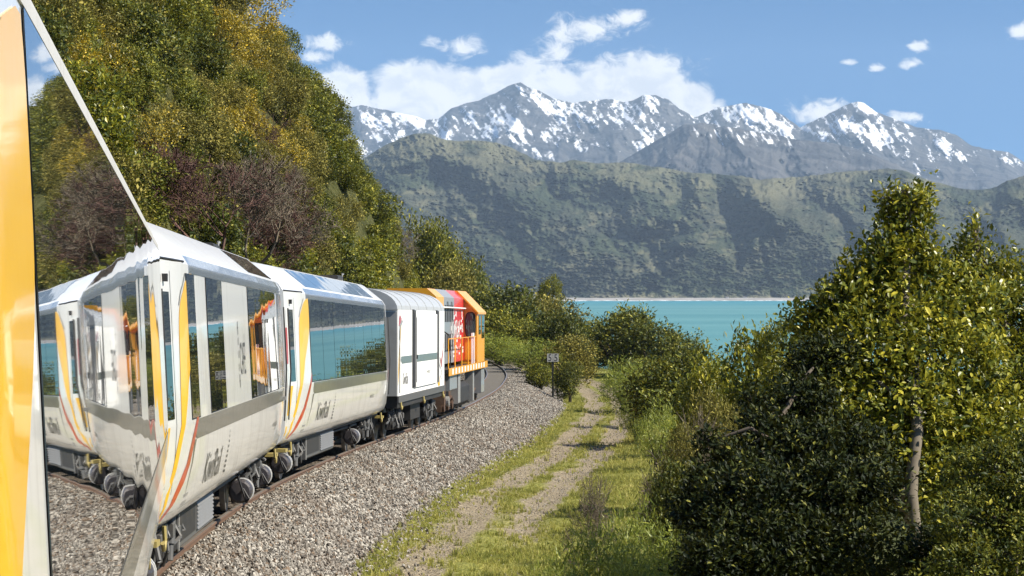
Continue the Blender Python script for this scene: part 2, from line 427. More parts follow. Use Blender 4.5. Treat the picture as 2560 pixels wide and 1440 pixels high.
# ------------------------------------------------------------------ the steep hillside on the inland side
HR = [-0.6, 0, 1.5, 3.5, 5.0, 7.0, 11.5, 16, 22, 34, 70]
HH = [-0.2, 0, 6.0, 10.8, 13.2, 16.2, 21.3, 25.6, 30, 36, 46]
FOOT = 3.3
def hill_pt(d, r):
    d = np.asarray(d, float); r = np.asarray(r, float)
    foot = track_x(d) - FOOT
    near = np.clip((120 - d) / 80, 0, 1)
    bul = (fbm(d * 0.05, r * 0.12, 3, 41) - 0.5) * 3.2 * np.clip(r / 3, 0, 1)
    rr = r * (1 + 0.35 * near)
    x = foot - rr + bul
    z = track_z(d) - 0.95 + np.interp(r, HR, HH) + (fbm(d * 0.16, r * 0.3, 3, 44) - 0.5) * 2.0 * np.clip(r / 2, 0, 1)
    return x, d, z
hd = np.concatenate([np.arange(-40, 40, 8.0), np.arange(40, 200, 1.2), np.arange(200, 400, 8.0)])
hr = np.concatenate([[-0.6], np.linspace(0, 12, 40), np.linspace(12.6, 70, 24)])
HD, HRR = np.meshgrid(hd, hr, indexing='ij')
hx, hy, hz = hill_pt(HD, HRR)
m, t, b, out = new_mat('hillside_scrub')
co = t.node('ShaderNodeTexCoord').outputs['Object']
n1 = t.noise(co, 0.35, 5.0, 0.65); n2 = t.noise(co, 3.0, 5.0, 0.7)
c = t.mix(t.ramp(n1, 0.35, 0.65), (0.035, 0.042, 0.012), (0.085, 0.085, 0.03))
c = t.mix(t.ramp(n2, 0.35, 0.7), c, (0.105, 0.105, 0.04))
t.put(b.inputs['Base Color'], c); b.inputs['Roughness'].default_value = 0.95; b.inputs['Specular IOR Level'].default_value = 0.1
bn = t.node('ShaderNodeBump'); bn.inputs['Distance'].default_value = 0.35; t.put(bn.inputs['Height'], n2); t.l.new(bn.outputs[0], b.inputs['Normal'])
hill = tag(obj('hillside', np_mesh('hillside', np.stack([hx, hy, hz], -1).reshape(-1, 3), grid_faces(len(hd), len(hr))[:, ::-1], None, True), m),
           'steep scrub covered hillside rising beside the train', 'hillside', kind='structure')

# ------------------------------------------------------------------ sea
m, t, b, out = new_mat('sea_water')
co = t.node('ShaderNodeTexCoord').outputs['Object']
n1 = t.noise(t.vmath('MULTIPLY', co, (0.0009, 0.004, 1)), 1.0, 4.0, 0.6)
n2 = t.noise(t.vmath('MULTIPLY', co, (0.05, 0.012, 1)), 1.0, 5.0, 0.7)
sepc = t.node('ShaderNodeSeparateXYZ'); t.put(sepc.inputs[0], co)
c = t.mix(t.ramp(n1, 0.3, 0.7), (0.075, 0.205, 0.215), (0.125, 0.275, 0.275))
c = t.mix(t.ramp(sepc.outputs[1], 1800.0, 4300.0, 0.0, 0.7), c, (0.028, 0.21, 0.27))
wc = t.math('MULTIPLY', t.ramp(n2, 0.70, 0.78), t.ramp(n1, 0.45, 0.65))
c = t.mix(t.math('MULTIPLY', wc, 0.6), c, (0.75, 0.80, 0.80))
t.put(b.inputs['Base Color'], c); b.inputs['Roughness'].default_value = 0.45; b.inputs['IOR'].default_value = 1.33; b.inputs['Specular IOR Level'].default_value = 0.22
bn = t.node('ShaderNodeBump'); bn.inputs['Distance'].default_value = 0.6; bn.inputs['Strength'].default_value = 0.8
t.put(bn.inputs['Height'], t.noise(t.vmath('MULTIPLY', co, (0.12, 0.2, 1)), 1.0, 5.0, 0.65)); t.l.new(bn.outputs[0], b.inputs['Normal'])
sx = np.linspace(-5200, 9000, 30); sy = np.linspace(-2500, 4720, 30)
SXX, SYY = np.meshgrid(sx, sy, indexing='ij')
sea = tag(obj('sea', np_mesh('sea', np.stack([SXX, SYY, SXX * 0], -1).reshape(-1, 3), grid_faces(30, 30)[:, ::-1], None, True), m),
          'turquoise bay with small white caps', 'sea', kind='structure')

# ------------------------------------------------------------------ far hills and the snowy range
def dist_poly(U, V, line):
    """signed-less pixel distance of every (U,V) to a polyline, and the parameter along it"""
    best = np.full(U.shape, 1e9)
    for (a, b_) in zip(line[:-1], line[1:]):
        ax, ay = a; bx, by = b_
        L2 = (bx - ax) ** 2 + (by - ay) ** 2 + 1e-9
        tt = np.clip(((U - ax) * (bx - ax) + (V - ay) * (by - ay)) / L2, 0, 1)
        best = np.minimum(best, np.hypot(U - ax - tt * (bx - ax), V - ay - tt * (by - ay)))
    return best

def far_range(name, crest, base_v, d0, d1, nu, nt, spurs, rel, seed, u0, u1, jag):
    """a mountain front between base row base_v at distance d0 and the crest at d1; spurs bulge toward the bay"""
    us = np.linspace(u0, u1, nu); ts = np.linspace(0, 1, nt)
    cx = [p[0] for p in crest]; cy = [p[1] for p in crest]
    U, T = np.meshgrid(us, ts, indexing='ij')
    cv = np.interp(U, cx, cy) + (fbm(U / 22.0, U * 0, 4, seed) - 0.5) * jag
    V = base_v + (cv - base_v) * T ** 0.92
    Dm = d0 + (d1 - d0) * T
    wu = U + (fbm(U / 80., V / 80., 4, seed + 60) - 0.5) * 105; wv = V + (fbm(U / 80., V / 80., 4, seed + 70) - 0.5) * 70
    R = np.zeros_like(U)
    for (line, amp, w) in spurs:
        q = dist_poly(wu, wv, line) / (w * 1.25); R = np.maximum(R, amp * np.exp(-np.sqrt(q * q + .06)))
    R = R * rel
    R = R * np.clip(T * 7, 0, 1)
    env = np.sin(np.pi * np.clip(T, 0, 1)) ** 0.5
    R = R * np.clip(env + 0.35, 0, 1)
    R = R + rel * 0.30 * (ridged(wu / 105., wv / 150., 5, seed + 5) - 0.5) * np.clip(T * 7, 0, 1) + rel * 0.20 * (fbm(wu / 60., wv / 45., 4, seed + 6) - 0.5) * np.clip(T * 7, 0, 1) + rel * 0.12 * (fbm(U / 9., V / 9., 3, seed + 9) - 0.5) * np.clip(T * 7, 0, 1)
    if name != 'hills': R = R + rel * .16 * (ridged((wu - .4 * wv) / 34., wv / 60., 4, seed + 15) - .5)
    D = Dm - R
    if name == 'hills': D = np.maximum(D, d0 + 420 * T)
    X = (U - 1280) / F * D; Z = CZ + (HOR - V) / F * D
    return U, V, T, R, np.stack([X, D, Z], -1)

HILLA = [(300, 470), (700, 440), (860, 420), (920, 390), (960, 365), (1000, 345), (1040, 333), (1075, 335), (1100, 345), (1140, 352), (1200, 350), (1240, 355), (1280, 370),
         (1330, 395), (1360, 402), (1400, 406), (1440, 400), (1490, 410), (1560, 405), (1600, 410), (1660, 420), (1720, 430), (1790, 435), (1870, 442),
         (1900, 450), (1950, 445), (2030, 440), (2100, 430), (2180, 425), (2220, 420), (2270, 430), (2320, 450), (2370, 465), (2430, 475), (2480, 470),
         (2520, 450), (2560, 440), (2700, 400), (3000, 370), (3400, 420)]
SPA = [([(1040, 333), (1150, 400), (1290, 480), (1420, 600), (1520, 745)], .62, 75), ([(1075, 335), (960, 430), (1010, 560), (1120, 700)], .6, 70),
       ([(1400, 406), (1560, 440), (1690, 545), (1760, 640), (1800, 745)], .75, 65), ([(1230, 352), (1330, 420), (1540, 560), (1640, 745)], .35, 60),
       ([(1880, 445), (1905, 520), (1990, 600), (2100, 745)], 1.25, 60), ([(1720, 430), (1720, 520), (1745, 600)], 0.7, 38),
       ([(1905, 520), (1890, 640), (1905, 745)], 0.8, 40), ([(2220, 420), (2320, 520), (2400, 640), (2420, 745)], .7, 70),
       ([(2070, 432), (2110, 520), (2200, 620), (2300, 745)], .5, 60), ([(2560, 440), (2480, 540), (2520, 700)], 0.9, 60),
       ([(1200, 350), (1120, 470), (1210, 600), (1300, 745)], .35, 60), ([(2700, 400), (2800, 560), (2800, 745)], 0.9, 70), ([(700, 440), (800, 560), (900, 745)], 0.9, 70)]
U, V, T, R, Pn = far_range('hills', HILLA, 750.0, 4640.0, 6500.0, 1150, 330, SPA, 850.0, 100, 250, 3350, 6.0)
# tree canopy relief
pm = .35 + .9 * np.clip((fbm(U / 60., V / 35., 3, 122) - .35) * 3, 0, 1)
can = ((fbm(U / 4.2, V / 3.2, 2, 120) - 0.5) * 62 + (fbm(U / 13., V / 9., 3, 121) - 0.5) * 55) * pm
Pn[..., 1] -= can * np.clip(T * 8, 0, 1); Pn[..., 0] = (U - 1280) / F * Pn[..., 1]; Pn[..., 2] = CZ + (HOR - V) / F * Pn[..., 1]
grassy = np.clip(1.6 - (V - np.interp(U, [p[0] for p in HILLA], [p[1] for p in HILLA])) / 55.0, 0, 1) * np.clip((fbm(U / 70., V / 22., 4, 130) - 0.40) * 4.5, 0, 1)
clear = np.clip((fbm(U / 38., V / 13., 4, 140) - 0.60) * 9, 0, 1)
warm = fbm(U / 110., V / 55., 5, 150, .6) + .10 * (1 - pm)
me = np_mesh('coastal_hills', Pn.reshape(-1, 3), grid_faces(1150, 330), {'grassy': np.maximum(grassy * .6, clear * 0.42), 'warm': warm, 'low': np.clip((V - 735) / 14, 0, 1)}, True)
m, t, b, out = new_mat('hill_forest')
co = t.node('ShaderNodeTexCoord').outputs['Object']
ga = t.node('ShaderNodeAttribute', attribute_name='grassy').outputs['Fac']
wa = t.node('ShaderNodeAttribute', attribute_name='warm').outputs['Fac']
lo = t.node('ShaderNodeAttribute', attribute_name='low').outputs['Fac']
n1 = t.noise(co, 0.028, 4.0, 0.7)
c = t.mix(t.ramp(n1, 0.32, 0.68), (0.018, 0.029, 0.020), (0.068, 0.082, 0.048))
c = t.mix(t.ramp(wa, 0.42, 0.68), c, t.mix(t.ramp(n1, 0.3, 0.7), (0.026, 0.036, 0.028), (0.090, 0.092, 0.062)))
c = t.mix(ga, c, (0.185, 0.175, 0.105))
c = t.mix(t.math('MULTIPLY', lo, t.ramp(n1, 0.4, 0.6)), c, (0.23, 0.20, 0.145))
t.put(b.inputs['Base Color'], c); b.inputs['Roughness'].default_value = 1.0; b.inputs['Specular IOR Level'].default_value = 0.0
bn = t.node('ShaderNodeBump'); bn.inputs['Distance'].default_value = 14.0; t.put(bn.inputs['Height'], t.noise(co, 0.06, 3.0, 0.7)); t.l.new(bn.outputs[0], b.inputs['Normal'])
tag(obj('coastal_hills', me, m), 'forested coastal hills with spurs running down to the bay', 'hills', kind='structure')

def rock_mat(name):
    m, t, b, out = new_mat(name)
    co = t.node('ShaderNodeTexCoord').outputs['Object']
    s = t.node('ShaderNodeAttribute', attribute_name='snow').outputs['Fac']
    n1 = t.noise(co, 0.006, 6.0, 0.65)
    c = t.mix(t.ramp(n1, 0.35, 0.65), (0.032, 0.033, 0.036), (0.100, 0.095, 0.090))
    c = t.mix(t.ramp(t.math('MULTIPLY_ADD', t.math('SUBTRACT', t.noise(co, 0.02, 5.0, 0.7), 0.5), 0.5, s), 0.36, 0.66), c, (0.80, 0.81, 0.82))
    t.put(b.inputs['Base Color'], c); b.inputs['Roughness'].default_value = 0.95; b.inputs['Specular IOR Level'].default_value = 0.05
    bn = t.node('ShaderNodeBump'); bn.inputs['Distance'].default_value = 30.0; t.put(bn.inputs['Height'], n1); t.l.new(bn.outputs[0], b.inputs['Normal'])
    return m
ROCK = rock_mat('alpine_rock_and_snow')

CR = [(0, 330), (500, 320), (700, 300), (800, 285), (840, 275), (870, 268), (905, 263), (935, 270), (960, 275), (1000, 282), (1040, 290), (1065, 300), (1095, 297), (1130, 270), (1165, 258), (1200, 250),
      (1240, 232), (1270, 215), (1300, 205), (1320, 217), (1345, 225), (1380, 245), (1430, 258), (1470, 253), (1530, 248), (1560, 255), (1580, 250), (1610, 238),
      (1640, 237), (1670, 248), (1700, 272), (1735, 293), (1760, 285), (1790, 270), (1830, 264), (1865, 258), (1900, 265), (1930, 275), (1960, 290), (2000, 318),
      (2030, 305), (2070, 285), (2100, 270), (2125, 258), (2145, 254), (2160, 258), (2190, 280), (2230, 295), (2290, 317), (2350, 325), (2390, 337), (2430, 365),
      (2480, 375), (2520, 380), (2560, 405), (2700, 450), (3000, 420), (3400, 460)]
SPR = [([(1300, 205), (1290, 260), (1240, 330), (1190, 420)], 1.0, 28), ([(1300, 205), (1370, 280), (1470, 310), (1350, 400)], 0.5, 20), ([(1300, 205), (1390, 255), (1500, 300)], 0.8, 24),
       ([(1620, 238), (1600, 300), (1540, 350), (1500, 420)], 1.0, 30), ([(1640, 237), (1720, 300), (1700, 400)], 0.9, 28), ([(1480, 253), (1440, 320), (1380, 400)], 0.8, 26),
       ([(905, 263), (960, 330), (1000, 400)], 0.9, 26), ([(1000, 282), (1060, 330), (1120, 400)], 0.9, 26), ([(1165, 258), (1120, 310), (1100, 380)], 0.8, 24),
       ([(1865, 258), (1900, 310), (1980, 350)], 0.9, 26), ([(1865, 258), (1840, 300), (1800, 360)], 0.8, 24), ([(2145, 254), (2090, 300), (2150, 360), (2220, 420)], 1.0, 26),
       ([(2145, 254), (2240, 330), (2330, 430)], 1.0, 30), ([(2350, 325), (2400, 400), (2460, 470)], 0.9, 28), ([(2030, 305), (2060, 340), (2120, 380)], 0.7, 20), ([(2480, 375), (2520, 430)], 0.7, 24),
       ([(870, 268), (860, 330), (880, 400)], 0.8, 26)]
U, V, T, R, Pn = far_range('range', CR, 500.0, 9800.0, 13500.0, 1250, 190, SPR, 700.0, 200, 0, 3350, 5.0)
cvr = np.interp(U, [p[0] for p in CR], [p[1] for p in CR])
dep = V - cvr
line_noise = .62 * fbm((U - 0.75 * V) / 11., (V + 0.35 * U) / 40., 5, 210, 0.62) + .38 * fbm(U / 9., V / 9., 4, 211, .6)
big = fbm(U / 75., V / 48., 3, 220)
fields = np.zeros_like(U)
for (line, w, a) in [([(905, 285), (960, 320), (1010, 345)], 22, .34), ([(1010, 290), (1080, 325), (1110, 345)], 20, .20), ([(1320, 230), (1390, 275)], 22, .30), ([(1250, 290), (1310, 340), (1350, 385)], 30, .34),
                     ([(1400, 300), (1360, 350), (1340, 390)], 22, .36), ([(1380, 255), (1440, 280)], 18, .26), ([(1560, 290), (1620, 330), (1600, 370)], 34, .22), ([(1615, 250), (1640, 275)], 10, .3), ([(1180, 300), (1230, 340)], 26, .2),
                     ([(1840, 275), (1900, 300), (1960, 330)], 22, .28), ([(2090, 310), (2180, 330), (2200, 350)], 22, .24), ([(2010, 320), (2060, 345)], 12, .34), ([(2140, 262), (2170, 275)], 12, .26), ([(2240, 320), (2270, 380)], 12, .2),
                     ([(2340, 350), (2400, 400)], 16, .16), ([(2520, 400), (2545, 410)], 12, .12), ([(1500, 265), (1560, 262)], 14, .14), ([(1090, 380), (1120, 400)], 24, .2)]:
    fields = np.maximum(fields, a * np.exp(-(dist_poly(U, V, line) / w) ** 2))
streak = np.clip(1 - dep / 170., -1, 1)
thin = np.exp(-((fbm((U - 0.8 * V) / 15., (V + .5 * U) / 60., 4, 231, .6) - .5) / .035) ** 2) + .8 * np.exp(-((fbm((U + 0.5 * V) / 17., (V - .3 * U) / 60., 4, 232, .6) - .5) / .03) ** 2)
snow = 0.5 + (line_noise - 0.5) * 2.2 + (big - 0.5) * 0.7 + fields * 1.25 - 0.42 + .26 * thin + 0.13 * streak - 0.25 * np.clip((U - 2000) / 500, 0, 1) * (fields < .05)
snow = snow * (1 - np.clip((dep - 150) / 60, 0, 1))
me = np_mesh('mountain_range', Pn.reshape(-1, 3), grid_faces(1250, 190), {'snow': snow}, True)
tag(obj('mountain_range', me, ROCK), 'snow streaked rocky mountain range on the skyline', 'mountains', kind='structure')

CB = [(1380, 520), (1470, 455), (1560, 400), (1600, 375), (1650, 345), (1710, 312), (1760, 308), (1850, 322), (1980, 346), (2080, 358), (2150, 375), (2230, 405), (2290, 435), (2350, 470), (2420, 520)]
SPB = [([(1740, 308), (1700, 380), (1640, 440)], 1.0, 30), ([(1850, 322), (1880, 400), (1900, 470)], 1.0, 32), ([(2000, 350), (2050, 420), (2080, 480)], 0.9, 32), ([(1650, 345), (1580, 420)], .7, 26), ([(2150, 375), (2200, 450)], .8, 30), ([(1760, 308), (1790, 400), (1780, 480)], .6, 22)]
U, V, T, R, Pn = far_range('shoulder', CB, 530.0, 7600.0, 9600.0, 520, 110, SPB, 520.0, 300, 1385, 2415, 5.0)
dep = V - np.interp(U, [p[0] for p in CB], [p[1] for p in CB])
snow = 0.5 + (fbm((U - 0.6 * V) / 8., (V + 0.3 * U) / 30., 5, 310, 0.6) - 0.5) * 2.1 - 0.62 + 0.40 * np.exp(-(dist_poly(U, V, [(1760, 315), (1830, 335), (1960, 350)]) / 34) ** 2)
snow = snow - np.clip(dep / 90 - 0.7, 0, 1)
tag(obj('mountain_shoulder', np_mesh('mountain_shoulder', Pn.reshape(-1, 3), grid_faces(520, 110), {'snow': snow}, True), ROCK), 'bare dark mountain shoulder in front of the snowy range', 'mountain', kind='structure')

# ------------------------------------------------------------------ far shore: beach, surf, a few buildings and rocks
m, t, b, out = new_mat('beach_shingle')
co = t.node('ShaderNodeTexCoord').outputs['Object']
n1 = t.noise(co, 0.02, 4.0)
t.put(b.inputs['Base Color'], t.mix(t.ramp(n1, 0.35, 0.65), (0.20, 0.19, 0.17), (0.38, 0.36, 0.33))); b.inputs['Roughness'].default_value = 1.0
bu = np.linspace(250, 3350, 400)
d_in = 4700 + (fbm(bu / 60., bu * 0, 3, 400) - .5) * 60
d_out = 4330 + (fbm(bu / 75., bu * 0 + 5, 4, 401) - .5) * 300
rows = []
for k, z in ((0, -0.6), (0.35, 2.0), (1, 6.0)):
    d = d_out + (d_in - d_out) * k
    rows.append(np.stack([(bu - 1280) / F * d, d, np.full_like(d, z)], -1))
tag(obj('beach', np_mesh('beach', np.concatenate(rows), grid_faces(3, 400), None, True), m), 'pale shingle beach under the far hills', 'beach', kind='structure')
FOAM = paint('surf_white', (0.80, 0.82, 0.82), 0.8, 0.0, dirt=0.05)
fv = []; ff = []
for k in range(60):
    u = RNG.uniform(1380, 2150); L = RNG.uniform(8, 34)
    d = np.interp(u, bu, d_out) - RNG.uniform(4, 90)
    x0 = (u - 1280) / F * d; x1 = (u + L - 1280) / F * d
    n = len(fv); fv += [(x0, d, 0.25), ((x0 + x1) / 2, d - 16, 0.3), (x1, d - 3, 0.25), ((x0 + x1) / 2, d + 6, 0.9)]
    ff.append((n, n + 1, n + 2, n + 3))
tag(obj('surf', np_mesh('surf', fv, np.array(ff)), FOAM), 'broken white surf along the far beach', 'surf', kind='stuff')

HOUSEW = paint('far_house_wall', (0.75, 0.73, 0.68), 0.8, 0.0)
HOUSER = paint('far_house_roof', (0.25, 0.20, 0.18), 0.8, 0.0)
def far_house(u, v, wpx, hpx, label):
    d = 4640.0; c = PX(u, v, d); w = wpx / F * d; h = hpx / F * d
    zb = float(6.5 * (d - 4440) / 260.0) - 1.5
    r = tag(empty('house', (c.x, d, zb)), label, 'house', 'buildings on the far shore')
    a = MB().box(-w / 2, w / 2, -5, 5, 0, h); a.build('wall', HOUSEW, r)
    MB().prism([(-w / 2 - .6, h + .02), (w / 2 + .6, h + .02), (0, h * 1.5)], -5.6, 5.6).build('roof', HOUSER, r)
far_house(1404, 745, 16, 5, 'low white house at the near end of the far beach')
far_house(1862, 742, 9, 4, 'small white house beside the dark pines on the far shore')
far_house(1818, 741, 7, 4, 'tiny white hut above the middle of the far beach')

# ------------------------------------------------------------------ railway track
def rail_pts(off, d0, d1, n):
    d = np.linspace(d0, d1, n); x = track_x(d); z = track_z(d)
    h = np.gradient(x, d); nx = 1 / np.sqrt(1 + h * h); ny = -h * nx
    return np.stack([x + nx * off, d + ny * off, z], -1), nx, ny
def sweep(off, prof, d0, d1, n):
    c, nx, ny = rail_pts(off, d0, d1, n); k = len(prof)
    V = np.zeros((n, k, 3))
    for j, (px, pz) in enumerate(prof):
        V[:, j, 0] = c[:, 0] + nx * px; V[:, j, 1] = c[:, 1] + ny * px; V[:, j, 2] = c[:, 2] + pz
    i = np.arange(n - 1)[:, None] * k; j = np.arange(k)[None, :]
    a = (i + j).ravel(); b_ = (i + (j + 1) % k).ravel()
    return V.reshape(-1, 3), np.stack([a, b_, b_ + k, a + k], 1)
trk = tag(empty('railway_track', (0, 0, 0)), 'rusty steel railway line on ballast curving ahead of the train', 'railway track')
RPF = [(-.034, 0), (.034, 0), (.036, -.03), (.010, -.045), (.010, -.12), (.064, -.135), (.064, -.15), (-.064, -.15), (-.064, -.135), (-.010, -.12), (-.010, -.045), (-.036, -.03)]
for off in (0.5335, -0.5335):
    V_, F_ = sweep(off, RPF, 3, 260, 340)
    o = obj('rail', np_mesh('rail', V_, F_[:, ::-1]), RAILM, trk)
    V_, F_ = sweep(off, [(-.024, .0035), (.024, .0035), (.026, -.006), (-.026, -.006)], 3, 260, 340)
    obj('running_surface', np_mesh('running_surface', V_, F_[:, ::-1]), RAILTOP, o)
slm = MB().box(-1.05, 1.05, -.11, .11, -.17, -.075, 0).mesh('sleeper')
for k in range(150):
    d = 92 + k * 0.66
    o = obj('sleeper', slm, SLEEPER, trk)
    o.location = (float(track_x(d)), d, float(track_z(d)))
    o.rotation_euler.z = -math.atan(float(track_x(d + 1) - track_x(d)))
# ------------------------------------------------------------------ the train
CPROF = [(0.90, .84), (1.10, .85), (1.19, .92), (1.265, 1.08), (1.325, 1.45), (1.352, 1.9), (1.3365, 2.2), (1.3106, 2.7), (1.2899, 3.1), (1.2718, 3.45), (1.264, 3.60), (1.18, 3.73), (.72, 4.10), (.4, 4.17), (0, 4.19)]
_pz = [p[1] for p in CPROF]; _ph = [p[0] for p in CPROF]
def make_side(L, tl=1.7, ta=0.06):
    def side(y, z, off=0.0):
        y = np.asarray(y, float); z = np.asarray(z, float)
        hw = np.interp(z, _pz, _ph)
        e = np.maximum(0, tl - y) + np.maximum(0, y - (L - tl))
        return hw - e * ta * np.clip((z - 0.3) / 1.0, 0.5, 1) + off
    return side

def pose(name, x0, d0, z0, x1, d1, z1):
    L = math.sqrt((x1 - x0) ** 2 + (d1 - d0) ** 2 + (z1 - z0) ** 2)
    return empty(name, (x0, d0, CZ + z0), (math.asin((z1 - z0) / L), 0, -math.atan2(x1 - x0, d1 - d0))), L

def shell(name, L, side, z0, z1, mat, parent, off=0.0, both=True, y0=0.0, y1=None, nz=None, tl=1.7):
    """a band of the car side (both sides) between two heights, swept along the car"""
    y1 = L if y1 is None else y1
    ys = np.unique(np.clip(np.array([y0, tl / 2, tl, L * .2, L * .35, L * .5, L * .65, L * .8, L - tl, L - tl / 2, y1]), y0, y1))
    zs = np.array(sorted(set([z0, z1] + [z for z in _pz if z0 < z < z1])))
    Y, Z = np.meshgrid(ys, zs, indexing='ij')
    Vr = np.stack([side(Y, Z, off), Y, Z], -1).reshape(-1, 3)
    Fr = grid_faces(len(ys), len(zs))
    if both:
        Vl = Vr.copy(); Vl[:, 0] *= -1
        V = np.concatenate([Vr, Vl]); Fa = np.concatenate([Fr, Fr[:, ::-1] + len(Vr)])
    else:
        V, Fa = Vr, Fr
    o = obj(name, np_mesh(name, V, Fa, None, True), mat, parent)
    return o

def pane(name, side, y0, y1, z0, z1, off, mat, parent, ny=14, wob=0.00012, seed=0, tilt=0.0, slant=0.0, thick=.02, fade=None):
    ys = np.linspace(y0, y1, ny + 1); zs = np.array(sorted(set(list(np.linspace(z0, z1, 5)) + [z for z in _pz if z0 < z < z1])))
    Y, Z = np.meshgrid(ys, zs, indexing='ij')
    r = np.random.default_rng(seed)
    ph = r.uniform(0, 6.28, 3)
    wob = wob if fade is None else wob * np.clip((Y - fade) / 7.0, 0, 1)
    o_ = off + wob * (np.sin(Y * (5.1 if fade is None else 2.1) + ph[0] + Z) + np.sin(Y * (8.7 if fade is None else 3.6) + ph[1] - Z * 1.6)) + tilt * (Y - (y0 + y1) / 2)
    Yc = Y + slant * (Z - z0) * (1 - (Y - y0) / (y1 - y0)) if slant else Y
    X = side(Yc, Z, 0) + o_
    V = np.stack([X, Yc, Z], -1).reshape(-1, 3)
    V2 = V.copy(); V2[:, 0] -= thick
    Fq = grid_faces(len(ys), len(zs)); n = len(V); k = len(zs)
    rim = [(i, i + 1, i + 1 + n, i + n) for i in range(k - 1)][::-1]
    last = (len(ys) - 1) * k
    rim += [(last + i + 1, last + i, last + i + n, last + i + 1 + n) for i in range(k - 1)]
    rim += [((i + 1) * k, i * k, i * k + n, (i + 1) * k + n) for i in range(len(ys) - 1)]
    rim += [(i * k + k - 1, (i + 1) * k + k - 1, (i + 1) * k + k - 1 + n, i * k + k - 1 + n) for i in range(len(ys) - 1)]
    me = np_mesh(name, np.concatenate([V, V, V2]), [Fq, np.array(rim) + n])
    sm = np.ones(len(me.polygons), bool); sm[len(Fq):] = False
    me.polygons.foreach_set('use_smooth', sm)
    return obj(name, me, mat, parent)

def decal(name, side, levels, off, mat, parent, nx=5, nz=22):
    """flat paint between a left and a right outline given as (z, y_left, y_right) levels"""
    lv = sorted(levels); zz_ = [l[0] for l in lv]
    zs = np.linspace(zz_[0], zz_[-1], nz)
    w = (zz_[-1] - zz_[0]) / nz
    a = smooth_interp(zs, zz_, [l[1] for l in lv], w); b_ = smooth_interp(zs, zz_, [l[2] for l in lv], w)
    a[0], b_[0], a[-1], b_[-1] = lv[0][1], lv[0][2], lv[-1][1], lv[-1][2]
    tq = np.linspace(0, 1, nx + 1)
    Y = a[None, :] + (b_ - a)[None, :] * tq[:, None]; Z = np.broadcast_to(zs[None, :], Y.shape)
    V = np.stack([side(Y, Z, off), Y, Z], -1).reshape(-1, 3)
    return obj(name, np_mesh(name, V, grid_faces(nx + 1, nz), None, True), mat, parent)

def text_mesh(body, size, shear=0.0, ext=0.0):
    cu = bpy.data.curves.new('lettering', 'FONT'); cu.body = body; cu.size = size; cu.shear = shear; cu.resolution_u = 3; cu.extrude = ext
    ob = link(bpy.data.objects.new('lettering_source', cu))
    dg = bpy.context.evaluated_depsgraph_get(); dg.update()
    me = bpy.data.meshes.new_from_object(ob.evaluated_get(dg))
    bpy.data.objects.remove(ob); bpy.data.curves.remove(cu)
    return me

def side_text(body, side, y0, z0, size, mat, parent, shear=0.0, sx=1.0, off=0.006, name='lettering'):
    me = text_mesh(body, size, shear)
    for v in me.vertices:
        y = y0 + v.co.x * sx; z = z0 + v.co.y
        v.co = (float(side(y, z, off)), y, z)
    me.materials.clear()
    return obj(name, me, mat, parent)

def quad_on(side, mb, y0, y1, z0, z1, off=0.006, sh=0.0):
    V = [(float(side(y + sh * (z - z0), z, off)), y + sh * (z - z0), z) for (y, z) in ((y0, z0), (y1, z0), (y1, z1), (y0, z1))]
    mb.add(V, [(0, 1, 2, 3)])

WHM = MB()
for s in (-1, 1): WHM.cyl((s * 0.50, 0, .43), (s * 0.585, 0, .43), .43, 22); WHM.cyl((s * .585, 0, .43), (s * .60, 0, .43), .30, 18)
WHM.cyl((-.7, 0, .43), (.7, 0, .43), .07, 10)
WHEEL_ME = WHM.mesh('wheelset')
def coil(mb, x, y, z0, z1, r, turns=5, rr=0.018):
    n = turns * 9; pts = [(x + r * math.cos(i * 6.2832 / 9), y + r * math.sin(i * 6.2832 / 9), z0 + (z1 - z0) * i / n) for i in range(n + 1)]
    mb.tube(pts, rr, 5)
SPM = MB(); coil(SPM, 0, 0, 0, .30, .085, 5, .020); SPM.cyl((0, 0, 0), (0, 0, .3), .045, 8); SPRING_ME = SPM.mesh('spring')

